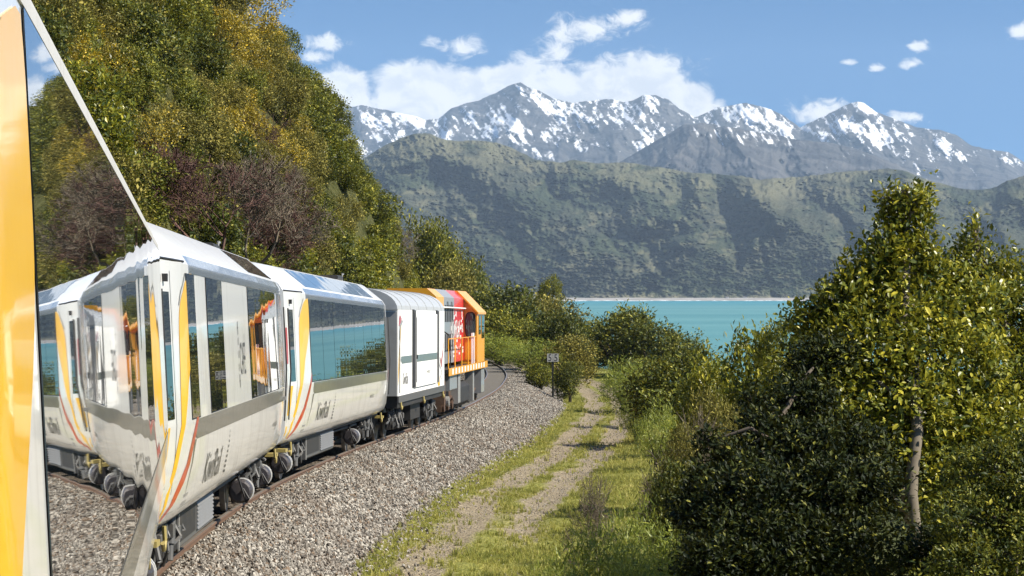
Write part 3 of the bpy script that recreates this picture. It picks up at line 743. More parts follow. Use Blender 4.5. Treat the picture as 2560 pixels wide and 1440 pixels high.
def bogie(parent, yc, wb=2.0, mat=None, hw=0.86, wheel=True):
    mat = mat or UNDER
    f = MB()
    for s in (-1, 1):
        x0, x1 = sorted((s * (hw - .07), s * (hw + .05)))
        f.box(x0, x1, yc - wb / 2 - .42, yc + wb / 2 + .42, .46, .62, .02)
        f.box(x0, x1, yc - .42, yc + .42, .28, .46, .02)
        for q in (-1, 1):
            ya = yc + q * wb / 2
            f.box(x0 - .01, x1 + .02, ya - .16, ya + .16, .30, .56, .03)
            f.cyl((s * (hw + .04), ya, .43), (s * (hw + .13), ya, .43), .11, 14)
        f.tube([(s * (hw + .10), yc - .55, .78), (s * (hw + .10), yc - .1, .52), (s * (hw + .10), yc + .4, .62)], .022, 6)
    f.box(-hw, hw, yc - .2, yc + .2, .48, .72)
    b_ = f.build('bogie', mat, parent)
    for q in (-1, 1):
        if wheel:
            w = obj('wheelset', WHEEL_ME, SPRING, b_); w.location = (0, yc + q * wb / 2, 0)
        sp = obj('spring', SPRING_ME, SPRING, b_); sp.location = (hw + .02, yc + q * .62, .60)
    d = MB()
    d.cyl((hw + .10, yc + .30, .30), (hw + .10, yc + .42, .80), .045, 10); d.cyl((hw + .10, yc + .34, .48), (hw + .10, yc + .42, .80), .062, 10)
    d.build('damper', STEELG, b_)
    br_ = MB(); rb = random.Random(int(yc * 100))
    for k in range(9):
        y_ = yc + rb.uniform(-1.5, 1.5); z_ = rb.uniform(.35, .75)
        br_.tube([(hw + .06, y_, .80), (hw + rb.uniform(.08, .2), y_ + rb.uniform(-.2, .2), z_), (hw + .04, y_ + rb.uniform(-.35, .35), z_ - rb.uniform(.02, .2))], rb.uniform(.012, .028), 6)
    for k in range(4):
        y_ = yc + rb.uniform(-1.4, 1.2); z_ = rb.uniform(.48, .66); br_.box(hw + .03, hw + .16, y_, y_ + rb.uniform(.12, .3), z_, z_ + rb.uniform(.08, .2), .01)
    br_.build('brake_rigging', STEELG, b_)
    return b_

def air_tank(parent, y, z=.46, r=.18, ln=.5, x=.98):
    tk = MB()
    prof = [(0.0, .02), (.004, .80), (.02, .95), (.05, 1.0), (ln - .05, 1.0), (ln - .02, .95), (ln - .004, .80), (ln, .02)]
    for (a, ra), (b_, rb) in zip(prof[:-1], prof[1:]):
        tk.cyl((x, y + a, z), (x, y + b_, z), r * ra, 20, r * rb)
    t_ = tk.build('air_tank', TANK, parent)
    for q in (.30, .42):
        MB().cyl((x, y + q, z), (x, y + q + .035, z), r + .008, 20).build('band', WHITE, t_)
    MB().tube([(x + .05, y - .02, z + .05), (x + .14, y - .05, z - .10), (x + .10, y - .03, z - .16), (x - .02, y - .05, z + .22), (x - .06, y + .08, z + .42)], .016, 6).build('hose', BLACK, t_)
    MB().box(x - .05, x - .01, y + .1, y + .16, z + r - .02, .95).build('bracket', UNDER, t_)
    return t_

def equipment_box(parent, y0, y1, z0=.36, z1=.85, x=1.0):
    e = MB().box(x - .9, x, y0, y1, z0, z1, .03)
    bx_ = e.build('equipment_box', STEELG, parent)
    ym = y0 + (y1 - y0) * .48
    lm = MB()
    MB().box(x + .001, x + .012, y0 + .15, ym - .12, z0 + .09, z1 - .07).build('access_panel', UNDER, bx_)
    n = 7
    for k in range(n):
        za = z0 + .08 + (z1 - z0 - .16) * k / n
        MB().prism([(x + .001, za), (x + .030, za), (x + .001, za + .055)], ym + .06, y1 - .14).build('louvre', LOUV, bx_)
    MB().box(x + .002, x + .016, y0 + .03, y0 + .10, z0, z1).build('post', STEEL, bx_)
    return bx_

def coach(name, label, ends, panes, whites, roofglass, kind, boxes, tanks, texts, band, seed=0):
    root, L = pose(name, *ends)
    tag(root, label, 'rail coach', 'passenger coaches of the train')
    S = make_side(L)
    # lower body, window belt, roof
    low = shell('lower_body', L, S, .84, 1.92, WHITE, root)
    shell('upper_body', L, S, 1.92, 3.60, WHITE, root)
    rf = shell('roof', L, S, 3.60, 4.19, ROOFW, root)
    # ends: closed wall and gangway bellows
    for ye, sg in ((0.0, -1), (L, 1)):
        zs = [z for z in _pz]
        V = [(float(S(ye, z)), ye, z) for z in zs] + [(-float(S(ye, z)), ye, z) for z in zs[::-1]]
        mb = MB(); mb.add(V, [tuple(range(len(V)))[::-1 if sg > 0 else 1]]); mb.build('end_wall', WHITE, root)
        g = MB()
        for k in range(4): g.box(-.52 - .02 * (k % 2), .52 + .02 * (k % 2), ye + sg * (.01 + k * .09) - .04, ye + sg * (.01 + k * .09) + .04, 1.05, 3.35)
        g.build('gangway_bellows', BLACK, root)
        cp = MB(); cp.box(-.16, .16, min(ye, ye + sg * .45), max(ye, ye + sg * .45), .58, .82); cp.build('coupler', UNDER, root); MB().cyl((.75, ye - .0, .95), (.75, ye + sg * .35, .72), .03, 8).build('brake_hose', BLACK, root)
        # hooks, step and hand rail at the corner
        MB().box(.95, 1.16, ye - sg * .55 - .16, ye - sg * .55 + .16, .70, .76).build('step', BRASS, root)
        hk = MB(); hk.tube([(1.15, ye - sg * 1.15, .86), (1.16, ye - sg * 1.15, .70), (1.16, ye - sg * 1.04, .62), (1.16, ye - sg * .94, .70)], .024, 7); hk.build('lifting_hook', BRASS, root)
        r_ = MB(); r_.tube([(float(S(ye - sg * .1, 3.3, .05)), ye - sg * .1, 3.3), (float(S(ye - sg * .1, 2.2, .05)), ye - sg * .1, 2.2), (float(S(ye - sg * .1, 1.3, .05)), ye - sg * .1, 1.3)], .014, 6); r_.build('hand_rail', BLACK, root)
    # dark door window at the rear corner, small lamp over it
    pane('door_window', S, .28, .78, 1.98, 3.28, .008, GLASS, root, 4, 0, seed)
    pane('door_window', S, L - .62, L - .38, 1.98, 3.30, .008, GLASS, root, 3, 0, seed + 1)
    MB().box(float(S(.5, 3.42)) - .01, float(S(.5, 3.42)) + .05, .46, .54, 3.38, 3.46).build('marker_lamp', BLACK, root)
    ga = MB()
    for k in range(len(band) - 1):
        pass
    # grey stripe under the windows with a rounded rear corner
    y0, y1 = band
    zt, zb = 1.918, 1.70
    decal('grey_band', S, [(zb, y0 + .25, y1 - .25), (zb + .06, y0 + .05, y1 - .05), (zt, y0 + .10, y1)], .004, GREY, root, 40, 8)
    decal('grey_band', S, [(zb - .62, y0 - .42, y0 - .415), (zb - .4, y0 - .25, y0 - .2), (zb - .1, y0 - .05, y0 + .10), (zb, y0 + .05, y0 + .245)], .004, GREY, root, 3, 10)
    # livery flashes
    yw = decal('yellow_flash', S, [(3.52, 2.55, 2.70), (3.42, 1.95, 2.76), (3.2, 1.5, 2.76), (3.05, 1.38, 2.765), (2.9, 1.34, 2.70), (2.75, 1.32, 2.52), (2.6, 1.30, 2.28), (2.45, 1.28, 2.03), (2.3, 1.26, 1.80), (1.9, 1.2, 1.46), (1.5, .85, 1.1), (1.1, .50, .68), (.90, .34, .44)], .005, YEL, root, 5, 40)
    decal('red_flash', S, [(2.12, 2.83, 2.85), (1.95, 2.55, 2.76), (1.75, 2.2, 2.52), (1.5, 1.74, 2.1), (1.3, 1.36, 1.74), (1.1, .95, 1.25), (.95, .55, .72), (.9, .45, .5)], .005, RED, root, 5, 30)
    decal('yellow_flash', S, [(1.90, .14, .50), (1.6, .12, .40), (1.3, .10, .28), (1.0, .08, .16)], .005, YEL, root, 3, 12)
    decal('red_flash', S, [(2.95, .02, .16), (2.5, .02, .18), (2.3, .02, .14)], .005, RED, root, 2, 8)
    decal('red_flash', S, [(2.45, L - .26, L - .20), (2.1, L - .36, L - .24), (1.8, L - .62, L - .34), (1.62, L - .55, L - .45)], .005, RED, root, 3, 14)
    decal('red_flash', S, [(1.95, L - .74, L - .70), (1.8, L - .72, L - .58), (1.63, L - .56, L - .46)], .0065, RED, root, 3, 10)
    decal('yellow_flash', S, [(3.5, 1.95, 2.02), (3.3, 1.52, 1.57), (3.15, 1.36, 1.40)], .0062, GREY, root, 2, 10)
    # backing of the glazing, then single panes
    for (ya, yb) in whites: decal('glazing_frame', S, [(1.925, ya, yb), (2.7, ya, yb), (3.5 if kind != 'near' else 3.55, ya, yb)], .003, BLACK, root, 12, 14)
    r = np.random.default_rng(seed)
    for k, (ya, yb) in enumerate(panes):
        pane('window_pane', S, ya + (.018 if kind != 'near' else 0), yb - (.018 if kind != 'near' else 0), 1.94, 3.50 if kind != 'near' else 3.548, .0065, GLASS, root, 14, .00010 if kind != 'near' else .00032, seed * 31 + (k if kind != 'near' else 0), float(r.normal(0, .0006)) * (kind != 'near'), 0, .003, None if kind != 'near' else 4.5)
    pane('glass_cornice', S, 2.4, L - 1.0, 3.505 if kind != 'near' else 3.553, 3.70, .006, SILVER if kind != 'near' else TRIM, root, 30, .0016 if kind != 'near' else 0, seed + 7)
    for k, (ya, yb) in enumerate(roofglass):
        pane('roof_window', S, ya + .012, yb - .012, 3.745, 4.08, .008, ROOFGL, rf, 6, .0012, seed + k, 0)
    MB().box(-.35, .35, L - 3.9, L - 2.7, 4.19, 4.30, .03).build('roof_vent', UNDER, rf)
    ro = MB(); ro.tube([(.30, L - 2.5, 4.17), (.30, L - 2.5, 4.36), (.30, L - 2.2, 4.36)], .02, 6); ro.build('aerial', STEEL, rf)
    # gutter line above the end door
    MB().tube([(float(S(y, 3.62, .012)), y, 3.62) for y in (0.02, .6, 1.2, 1.9)], .014, 6).build('gutter', BLACK, root)
    # plates and lettering
    pl = MB(); quad_on(S, pl, 1.9, 2.35, 1.02, 1.14); pl.build('plate', LGREY, root)
    pl = MB(); quad_on(S, pl, L - 1.35, L - .95, 1.30, 1.42); pl.build('plate', LGREY, root)
    for (body, y, z, size, sh, sx) in texts:
        side_text(body, S, y, z, size, LETTER if size > .15 else GREY, root, sh, sx)
    if kind:
        dm = MB()
        for k in range(9):
            h_ = .05 + .004 * k; yk = 6.75 + k * .022
            w_ = .20 * (1 - k / 9.0) ** 1.2 + .015
            quad_on(S, dm, yk - w_ * .5 + .1, yk + w_ * .5 + .1, 1.10 + k * .062, 1.10 + k * .062 + .034, .006)
        dm.build('logo_dashes', LETTER, root)
    sm_ = [1.02] + [L * q for q in (.24, .40, .56, .72, .86)] + [L - 1.02]
    for y_ in sm_:
        decal('panel_joint', S, [(.95, y_, y_ + .012), (1.3, y_, y_ + .012), (1.69, y_, y_ + .012)], .0028, LGREY, root, 1, 10)
    decal('panel_joint', S, [(.99, .6, L - .6), (1.002, .6, L - .6)], .0028, LGREY, root, 30, 2)
    decal('door_edge', S, [(1.2, .90, .918), (2.2, .90, .918), (3.5, .90, .918)], .003, BLACK, root, 1, 14)
    # running gear
    uf = MB(); uf.box(-.95, .95, .3, L - .3, .76, .835); uf.box(-.25, .25, 1, L - 1, .55, .76); uf.build('underframe', UNDER, root)
    bogie(root, 3.1); bogie(root, L - 3.1)
    for (a, b_) in boxes: equipment_box(root, a, b_)
    for a in tanks: air_tank(root, a)
    pp = MB()
    pp.tube([(1.0, .8, .80), (1.0, L * .4, .80), (1.0, L - .8, .80)], .025, 6); pp.tube([(.9, 5.0, .70), (.9, L - 5.0, .70)], .03, 6)
    pp.build('brake_pipe', UNDER, root)
    return root

n1_ = [(2.80, 6.4), (6.4, 9.2)] + [(9.2 + k * 2.28, 9.2 + (k + 1) * 2.28) for k in range(5)]
coach('observation_coach', 'glossy glass sided coach cropped by the picture edge, nearest the camera, mirroring the train',
      (-1.671 - .123 * 2.5, 2.5, -2.885, -1.671 - .123 * 24.4, 24.4, -3.19), n1_, [(2.795, 20.62)], [], 'near', [(8.2, 11.5)], [1.0, 20.2], [('KiwiRail', 4.0, 1.13, .50, .25, 1.3)], (3.05, 20.8), 3)
coach('cafe_coach', 'white coach with separate dark windows and cafe lettering behind the panoramic coach',
      (-4.72, 24.9, -3.245, -5.25, 44.3, -3.53), [(2.05, 2.95), (4.3, 6.4), (10.5, 13.4), (13.4, 16.3)], [(2.02, 2.98), (4.27, 6.43), (10.47, 16.35)],
      [(12.2, 13.9), (13.9, 15.6), (15.6, 17.2)], 'cafe', [(3.9, 8.3)], [-.1, 13.0, 1.2 + 18.0 - 2.2],
      [('KiwiRail', 3.9, 1.13, .50, .25, 1.3), ('CAF\u00c9', 8.75, 2.30, .62, 0, .62), ('www.kiwirail.co.nz', 15.3, 1.34, .16, .2, .8)], (2.4, 17.9), 5)
coach('panorama_coach', 'white coach with one long panoramic window reflecting the sea, ahead of the cafe coach',
      (-5.26, 45.1, -3.55, -4.45, 65.4, -3.9), [(2.80 + k * 2.05, 2.80 + (k + 1) * 2.05) for k in range(8)], [(2.76, 19.24)],
      [(3.2 + k * 2.3, 3.2 + (k + 1) * 2.3) for k in range(6)], 'long', [(4.6, 9.6)], [.9, 13.4],
      [('KiwiRail', 3.9, 1.16, .50, .25, 1.3), ('www.kiwirail.co.nz', 14.6, 1.34, .16, .2, .8)], (3.0, 19.3), 9)

# café sign ring and far-end bright door of the cafe coach are flat print and a plain pane
cafe = bpy.data.objects['cafe_coach']
Sc = make_side(19.41)
ring = MB()
for k in range(14):
    a = k * 6.2832 / 14
    quad_on(Sc, ring, 8.55 + .09 * math.cos(a), 8.55 + .09 * math.cos(a) + .03, 2.52 + .40 * math.sin(a), 2.52 + .40 * math.sin(a) + .10)
ring.build('cup_mark', LETTER, cafe)
pane('door', Sc, 16.6, 17.7, 1.94, 3.50, .008, SILVER, cafe, 10, .0015, 77)
dh = MB().box(float(Sc(17.4, 2.1)) + .005, float(Sc(17.4, 2.1)) + .06, 17.35, 17.42, 1.72, 1.78); dh.build('door_handle', STEEL, cafe)

# ---- luggage van
van, LV = pose('luggage_van', -4.28, 66.5, -3.915, -3.36, 77.9, -4.03)
tag(van, 'short white luggage van with grey curved roof and sliding doors between coach and locomotive', 'rail van')
VH = 1.27
arc = [(VH * math.cos(a) ** .75, 3.50 + .58 * math.sin(a)) for a in np.linspace(0, math.pi / 2, 9)]
arc = [(VH, 3.5)] + arc[1:]
full = arc + [(-x, z) for x, z in arc[::-1][1:]]
MB().prism([(-VH, 1.22), (VH, 1.22), (VH, 3.498), (-VH, 3.498)][::-1], 0, LV).build('body', VANW, van)
rv_ = MB().prism(full[::-1], -.05, LV + .05).build('roof', ROOFG, van)
for k in range(6):
    y = .9 + k * (LV - 1.8) / 5
    MB().prism([(x * 1.006, z + .012) for x, z in full][::-1], y - .025, y + .025).build('roof_rib', ROOFG, rv_)
vs_ = lambda y, z, off=0.0: np.zeros_like(np.asarray(y, float) + np.asarray(z, float)) + VH + off
for y0, y1 in ((3.55, 9.0),):
    dr = MB().box(VH + .004, VH + .05, y0, y1, 1.36, 3.40, .0).build('sliding_door', VANW, van)
    MB().box(VH + .052, VH + .075, y0 + .12, y0 + .18, 1.5, 3.3).build('door_bar', STEEL, dr)
    MB().box(VH + .052, VH + .09, y0 + .12, y0 + .22, 2.15, 2.26).build('handle', BLACK, dr)
for y0 in (3.18, 9.04):
    MB().box(VH + .002, VH + .03, y0, y0 + .34, 1.36, 3.52).build('door_slot', BLACK, van)
    MB().box(VH + .031, VH + .06, y0 + .34, y0 + .5, 1.36, 3.5).build('door_post', STEEL, van)
decal('grey_band', vs_, [(2.06, .9, 3.1), (2.16, .6, 3.1), (2.26, .75, 3.1)], .005, GREY, van, 4, 6)
decal('grey_band', vs_, [(2.06, 3.75, 8.95), (2.26, 3.75, 8.95)], .054, GREY, van, 6, 4)
decal('yellow_flash', vs_, [(3.10, .70, .75), (2.9, .45, .72), (2.4, .22, .46), (1.9, .10, .28), (1.5, .04, .10)], .005, YEL, van)
decal('grey_flash', vs_, [(3.22, .55, 1.2), (3.12, .40, .9), (2.95, .28, .46), (2.7, .18, .30)], .0045, LGREY, van)
decal('red_flash', vs_, [(3.36, .36, .50), (3.26, .20, .85), (3.15, .18, .62), (3.06, .15, .22)], .005, RED, van)
decal('red_flash', vs_, [(2.55, LV - .25, LV - .2), (2.2, LV - .6, LV - .35), (1.95, LV - 1.05, LV - .6), (1.78, LV - .85, LV - .75)], .005, RED, van)
decal('red_flash', vs_, [(2.1, LV - 1.25, LV - 1.15), (1.95, LV - 1.15, LV - .9), (1.79, LV - .88, LV - .76)], .0065, RED, van)
decal('grey_flash', vs_, [(2.3, LV - 1.75, LV - 1.6), (1.9, LV - 1.55, LV - 1.35), (1.55, LV - 1.2, LV - .95), (1.4, LV - .9, LV - .75), (1.6, LV - .65, LV - .5)], .0045, LGREY, van)
decal('yellow_flash', vs_, [(2.3, LV - 1.95, LV - 1.8), (1.8, LV - 1.85, LV - 1.55), (1.4, LV - 1.8, LV - 1.3), (1.24, LV - 1.8, LV - 1.2)], .005, YEL, van)
side_text('KiwiRail', vs_, 1.0, 1.50, .46, LETTER, van, .25, .8)
side_text('www.kiwirail.co.nz', vs_, 6.2, 1.70, .17, GREY, van, .2, .8, .055)
MB().box(VH - .01, VH + .03, 0, LV, 1.04, 1.215).build('sole_bar', STEELG, van)
MB().box(-VH, VH - .02, .1, LV - .1, .9, 1.215).build('underframe', UNDER, van)
MB().box(-.6, .6, -.42, -.01, 1.15, 3.4).build('gangway_bellows', BLACK, van)
MB().prism([(-VH + .02, 1.22), (VH - .02, 1.22), (VH - .02, 3.45), (-VH + .02, 3.45)][::-1], -.012, -.002).build('end_wall', LGREY, van)
MB().tube([(VH + .05, .06, 3.1), (VH + .05, .06, 1.3)], .018, 6).build('hand_rail', STEEL, van)
for y in (1.7, LV - 1.7): bogie(van, y, 1.8, hw=.92)
for y in (.5, LV * .5, LV - .6):
    MB().tube([(VH + .02, y, 1.05), (VH + .03, y, .92), (VH + .03, y + .1, .86), (VH + .03, y + .2, .93)], .03, 7).build('lifting_hook', BRASS, van)
MB().box(.5, 1.05, LV * .40, LV * .60, .40, .88, .02).build('battery_box', UNDER, van)

# ---- locomotive
loco, LL = pose('locomotive', -3.36, 78.8, -4.03, -2.30, 93.1, -4.15)
tag(loco, 'orange, grey and red diesel locomotive at the head of the train', 'locomotive')
HWD = .92
hood = [(-HWD, 1.78), (HWD, 1.78), (HWD, 3.95), (HWD - .30, 4.22), (-HWD + .30, 4.22), (-HWD, 3.95)]
def hood_part(name, y0, y1, m_): return MB().prism(hood[::-1], y0, y1).build(name, m_, loco)
hood_part('hood', .7, 3.05, ORANGE); g_ = hood_part('hood', 3.05, 6.5, LOCGREY); r_ = hood_part('hood', 6.5, 10.0, LOCRED)
ls = lambda y, z, off=0.0: np.zeros_like(np.asarray(y, float) + np.asarray(z, float)) + HWD + off
vt = MB()
for k in range(5):
    for q in range(2): vt.box(HWD + .001, HWD + .012, 3.4 + k * .6, 3.72 + k * .6, 2.2 + q * .95, 2.75 + q * .95)
vt.build('side_vents', UNDER, loco)
# stacked block lettering on the hood side
side_text('KiwiRail', ls, 5.6, 2.62, .86, LETTERW, loco, 0, 1.0, .008)
wb_ = MB(); r0 = random.Random(4)
for k in range(46):
    y = 5.2 + r0.random() * 4.4; z = 1.95 + r0.random() * 1.45
    quad_on(ls, wb_, y, y + .10 + r0.random() * .28, z, z + .06 + r0.random() * .16, .0068)
wb_.build('block_pattern', LETTERW, loco)
gb_ = MB()
for k in range(10):
    quad_on(ls, gb_, 3.3 + .32 * k, 3.5 + .32 * k, 2.0 + .13 * (k % 4), 2.3 + .1 * (k % 5), .0062)
gb_.build('block_pattern', LGREY, loco)
# plain letters near the roof
side_text('R  R', ls, 4.0, 3.52, .44, LETTER, loco, 0, 2.6, .009)
# cab: rear wall faces the walkway
CW = 1.40
cabp = [(-CW, 1.66), (CW, 1.66), (CW, 3.42), (CW - .72, 4.16), (-CW + .72, 4.16), (-CW, 3.42)]
MB().prism(cabp[::-1], 10.0, 13.0).build('cab', ORANGE, loco)
roofp = [(-CW - .05, 3.40), (-CW + .70, 4.165), (CW - .70, 4.165), (CW + .05, 3.40), (CW + .05, 3.47), (CW - .69, 4.23), (-CW + .69, 4.23), (-CW - .05, 3.47)]
MB().prism(roofp, 9.85, 13.1).build('cab_roof', ORANGE, loco)
# oval window in the rear wall of the cab
ov = [(1.16 - .0 + .16 * math.copysign(abs(math.cos(a)) ** .6, math.cos(a)), 3.02 + .42 * math.copysign(abs(math.sin(a)) ** .7, math.sin(a))) for a in np.linspace(0, 6.2832, 25)[:-1]]
ov2 = [(1.16 + (x - 1.16) * 1.22, 3.02 + (z - 3.02) * 1.1) for x, z in ov]
wf_ = MB().prism(ov2, 9.955, 9.998).build('window_frame', BLACK, loco)
MB().prism(ov, 9.945, 9.9545).build('pane', GLASS, wf_)
MB().box(.98, 1.36, 9.985, 9.998, 1.80, 2.48).build('cab_door_panel', ORANGE, loco)
cwn = MB().box(CW + .002, CW + .02, 10.5, 11.3, 2.7, 3.35).build('cab_window', GLASS, loco)
MB().box(CW + .002, CW + .02, 11.7, 12.7, 2.55, 3.35).build('cab_window', GLASS, loco)
# nose, walkway, hand rails, tanks
MB().prism([(-1.1, 1.66), (1.1, 1.66), (1.1, 2.5), (.9, 2.7), (-.9, 2.7), (-1.1, 2.5)][::-1], 13.0, 14.2).build('nose', ORANGE, loco)
wk = MB().box(-1.38, 1.38, 0, LL, 1.55, 1.655).build('walkway', UNDER, loco)
ed = MB().box(1.382, 1.40, .0, LL, 1.46, 1.70).build('walkway_edge', ORANGE, loco)
st_ = MB()
for k in range(12): st_.box(1.401, 1.405, 1.0 + k * 1.05, 1.45 + k * 1.05, 1.49, 1.67)
st_.build('edge_stripes', LETTERW, loco)
for y in (.12, 2.3, 4.6, 6.9, 9.2):
    h_ = MB(); h_.tube([(1.36, y, 1.66), (1.36, y, 2.62)], .02, 6); h_.build('handrail_post', LETTERW if y > 9 else ORANGE, loco)
for y in (8.9, 9.3, 9.6, 9.75):
    MB().tube([(1.30, y, 1.66), (1.30, y, 2.75)], .018, 6).build('handrail_post', LETTERW, loco)
MB().tube([(1.36, .12, 2.62), (1.36, 9.75, 2.62)], .018, 6).build('hand_rail', ORANGE, loco)
MB().tube([(1.0, .75, 3.62), (1.0, 3.5, 3.62), (1.0, 9.8, 3.60)], .03, 6).build('roof_rail', LETTERW, loco)
MB().tube([(1.2, -.3, 2.9), (1.34, .5, 2.75), (1.32, 1.2, 2.0), (1.3, 1.3, 1.7)], .022, 6).build('cable', BLACK, loco)
MB().box(.3, 1.30, 1.2, 3.6, .95, 1.54, .04).build('battery_box', LOCGREY, loco)
tkk = MB(); tkk.box(-1.2, 1.2, 5.2, 9.2, .28, 1.10, .16); tkk.build('fuel_tank', UNDER, loco)
MB().box(1.0, 1.28, 4.2, 5.0, .45, 1.5, .03).build('sand_box', STEEL, loco)
MB().box(1.0, 1.28, 9.6, 10.1, .35, 1.5, .03).build('sand_box', STEEL, loco)
MB().box(1.0, 1.34, 12.3, 13.6, .55, 1.46, .03).build('step_box', LOCGREY, loco)
MB().box(.2, 1.25, -.05, .35, .55, 1.5).build('end_steps', BROWN, loco)
for yc in (2.7, 11.4):
    f = MB()
    f.box(.86, 1.02, yc - 2.0, yc + 2.0, .62, .90, .03); f.box(-1.02, -.86, yc - 2.0, yc + 2.0, .62, .90, .03)
    for q in (-1.35, 0, 1.35): f.cyl((.95, yc + q, .46), (1.12, yc + q, .46), .17, 14); f.box(.88, 1.04, yc + q - .22, yc + q + .22, .28, .64, .03)
    f.tube([(1.1, yc - 1.8, .8), (1.1, yc - .5, .55), (1.1, yc + .9, .72), (1.1, yc + 1.7, .5)], .04, 6)
    bb = f.build('bogie', BROWN, loco)
    for q in (-1.35, 0, 1.35):
        w = obj('wheelset', WHEEL_ME, SPRING, bb); w.location = (0, yc + q, .03)
        sp = obj('spring', SPRING_ME, STEEL, bb); sp.location = (1.02, yc + q + .45, .34)
    MB().cyl((1.08, yc - .9, .62), (1.22, yc - .9, .62), .16, 14).build('brake_cylinder', STEEL, bb)
MB().box(-.2, .2, -.5, 0, .8, 1.05).build('coupler', UNDER, loco)

# ------------------------------------------------------------------ foliage builders
LEAF8_V = np.array([(0, 0, 0), (0, .34, .0), (0, .70, .0), (0, 1.0, -.10), (-.24, .32, .07), (-.22, .68, .06), (.24, .32, .07), (.22, .68, .06)], float)
LEAF8_F = np.array([(0, 1, 4), (0, 6, 1), (1, 2, 4), (4, 2, 5), (1, 6, 2), (6, 7, 2), (5, 2, 3), (2, 7, 3)])
LEAF2_V = np.array([(0, 0, 0), (.27, .5, .08), (0, 1.0, -.06), (-.27, .5, .08)], float)
LEAF2_F = np.array([(0, 1, 2), (0, 2, 3)])
LEAF4_V = np.array([(0, 0, 0), (.25, .48, .08), (0, 1.0, -.08), (-.25, .48, .08), (0, .5, 0)], float)
LEAF4_F = np.array([(0, 1, 4), (1, 2, 4), (2, 3, 4), (3, 0, 4)])
NEEDLE_V = np.array([(-.06, 0, 0), (.06, 0, 0), (0, 1.0, -.1)], float); NEEDLE_F = np.array([(0, 1, 2)])

def leaf_mesh(name, pos, dirs, nrm, size, tone, tv, tf):
    y = dirs / np.linalg.norm(dirs, axis=1, keepdims=True)
    x = np.cross(y, nrm); x /= np.linalg.norm(x, axis=1, keepdims=True) + 1e-9
    z = np.cross(x, y)
    V = pos[:, None, :] + size[:, None, None] * (x[:, None, :] * tv[None, :, 0:1] + y[:, None, :] * tv[None, :, 1:2] + z[:, None, :] * tv[None, :, 2:3])
    n, k = len(pos), len(tv)
    Fq = (np.arange(n)[:, None, None] * k + tf[None]).reshape(-1, tf.shape[1])
    return np_mesh(name, V.reshape(-1, 3), Fq, {'tone': np.repeat(tone, k)})

def unit(v): return v / (np.linalg.norm(v, axis=1, keepdims=True) + 1e-9)

def crown(name, lobes, ncl, per, lsize, rng, tv=LEAF2_V, tf=LEAF2_F, shell_=0.62, out_=0.06, droop=0.0, spread=0.9, clr=1.6, tone0=0.44, tonev=0.24):
    lo = np.asarray(lobes, float)
    area = (lo[:, 3] * lo[:, 4] * lo[:, 5]) ** (2 / 3.)
    k = rng.choice(len(lo), ncl, p=area / area.sum())
    n = unit(rng.normal(size=(ncl, 3)))
    ph = rng.uniform(0, 6.28, (len(lo), 3))
    bump = 1 + .16 * np.sin(n[:, 0] * 5 + ph[k, 0]) + .11 * np.sin(n[:, 1] * 6 + ph[k, 1]) + .12 * np.sin(n[:, 2] * 7 + ph[k, 2])
    f = (shell_ + (1.0 - shell_) * rng.random(ncl) ** .6) * bump
    f = np.where(rng.random(ncl) < out_, f * rng.uniform(1.05, 1.42, ncl), f)
    c = lo[k, :3] + n * lo[k, 3:6] * f[:, None]
    # discard cluster centres buried deep in a neighbouring lobe
    keep = np.ones(ncl, bool)
    for j in range(len(lo)):
        q = np.linalg.norm((c - lo[j, :3]) / lo[j, 3:6], axis=1)
        keep &= ~((q < .60) & (k != j))
    c, n, f = c[keep], n[keep], f[keep]
    m_ = len(c)
    ct = rng.normal(0, .13, m_)
    cc = np.repeat(c, per, 0); cn = np.repeat(n, per, 0); N = m_ * per
    ax = unit(cn * .7 + np.repeat(unit(rng.normal(size=(m_, 3))), per, 0) * .5 + np.array([0, 0, .45]))
    d = unit(ax * .55 + rng.normal(size=(N, 3)) * spread * .62 + np.array([0, 0, -droop]))
    sz = lsize * rng.uniform(.5, 1.25, N) * np.repeat(rng.uniform(.65, 1.25, m_), per)
    p = cc + rng.normal(size=(N, 3)) * lsize * clr * .5
    up_ = unit(np.array([0, 0, 1.0]) + cn * .5 + rng.normal(size=(N, 3)) * .45)
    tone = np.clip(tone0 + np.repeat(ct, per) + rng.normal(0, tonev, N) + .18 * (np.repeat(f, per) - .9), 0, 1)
    return leaf_mesh(name, p, d, up_, sz, tone, tv, tf)

def branch_tubes(name, segs, sides=5):
    """segs: list of (p, q, r0, r1) tapered pieces in one mesh with a tone attribute"""
    P0 = np.array([s[0] for s in segs], float); P1 = np.array([s[1] for s in segs], float)
    r0 = np.array([s[2] for s in segs]); r1 = np.array([s[3] for s in segs])
    d = unit(P1 - P0); h = np.where(np.abs(d[:, 2:3]) > .9, np.array([[1., 0, 0]]), np.array([[0, 0, 1.]]))
    a = unit(np.cross(d, h)); b_ = np.cross(d, a)
    an = np.arange(sides) * 6.28318 / sides
    ring = a[:, None] * np.cos(an)[None, :, None] + b_[:, None] * np.sin(an)[None, :, None]
    V = np.concatenate([P0[:, None] + ring * r0[:, None, None], P1[:, None] + ring * r1[:, None, None]], 1)
    j = np.arange(sides); j2 = (j + 1) % sides
    f = np.stack([j, j2, j2 + sides, j + sides], 1)
    Fq = (np.arange(len(segs))[:, None, None] * 2 * sides + f[None]).reshape(-1, 4)
    rr = np.random.default_rng(len(segs))
    return np_mesh(name, V.reshape(-1, 3), Fq, {'tone': np.repeat(np.clip(rr.normal(.45, .22, len(segs)), 0, 1), 2 * sides)}, True)

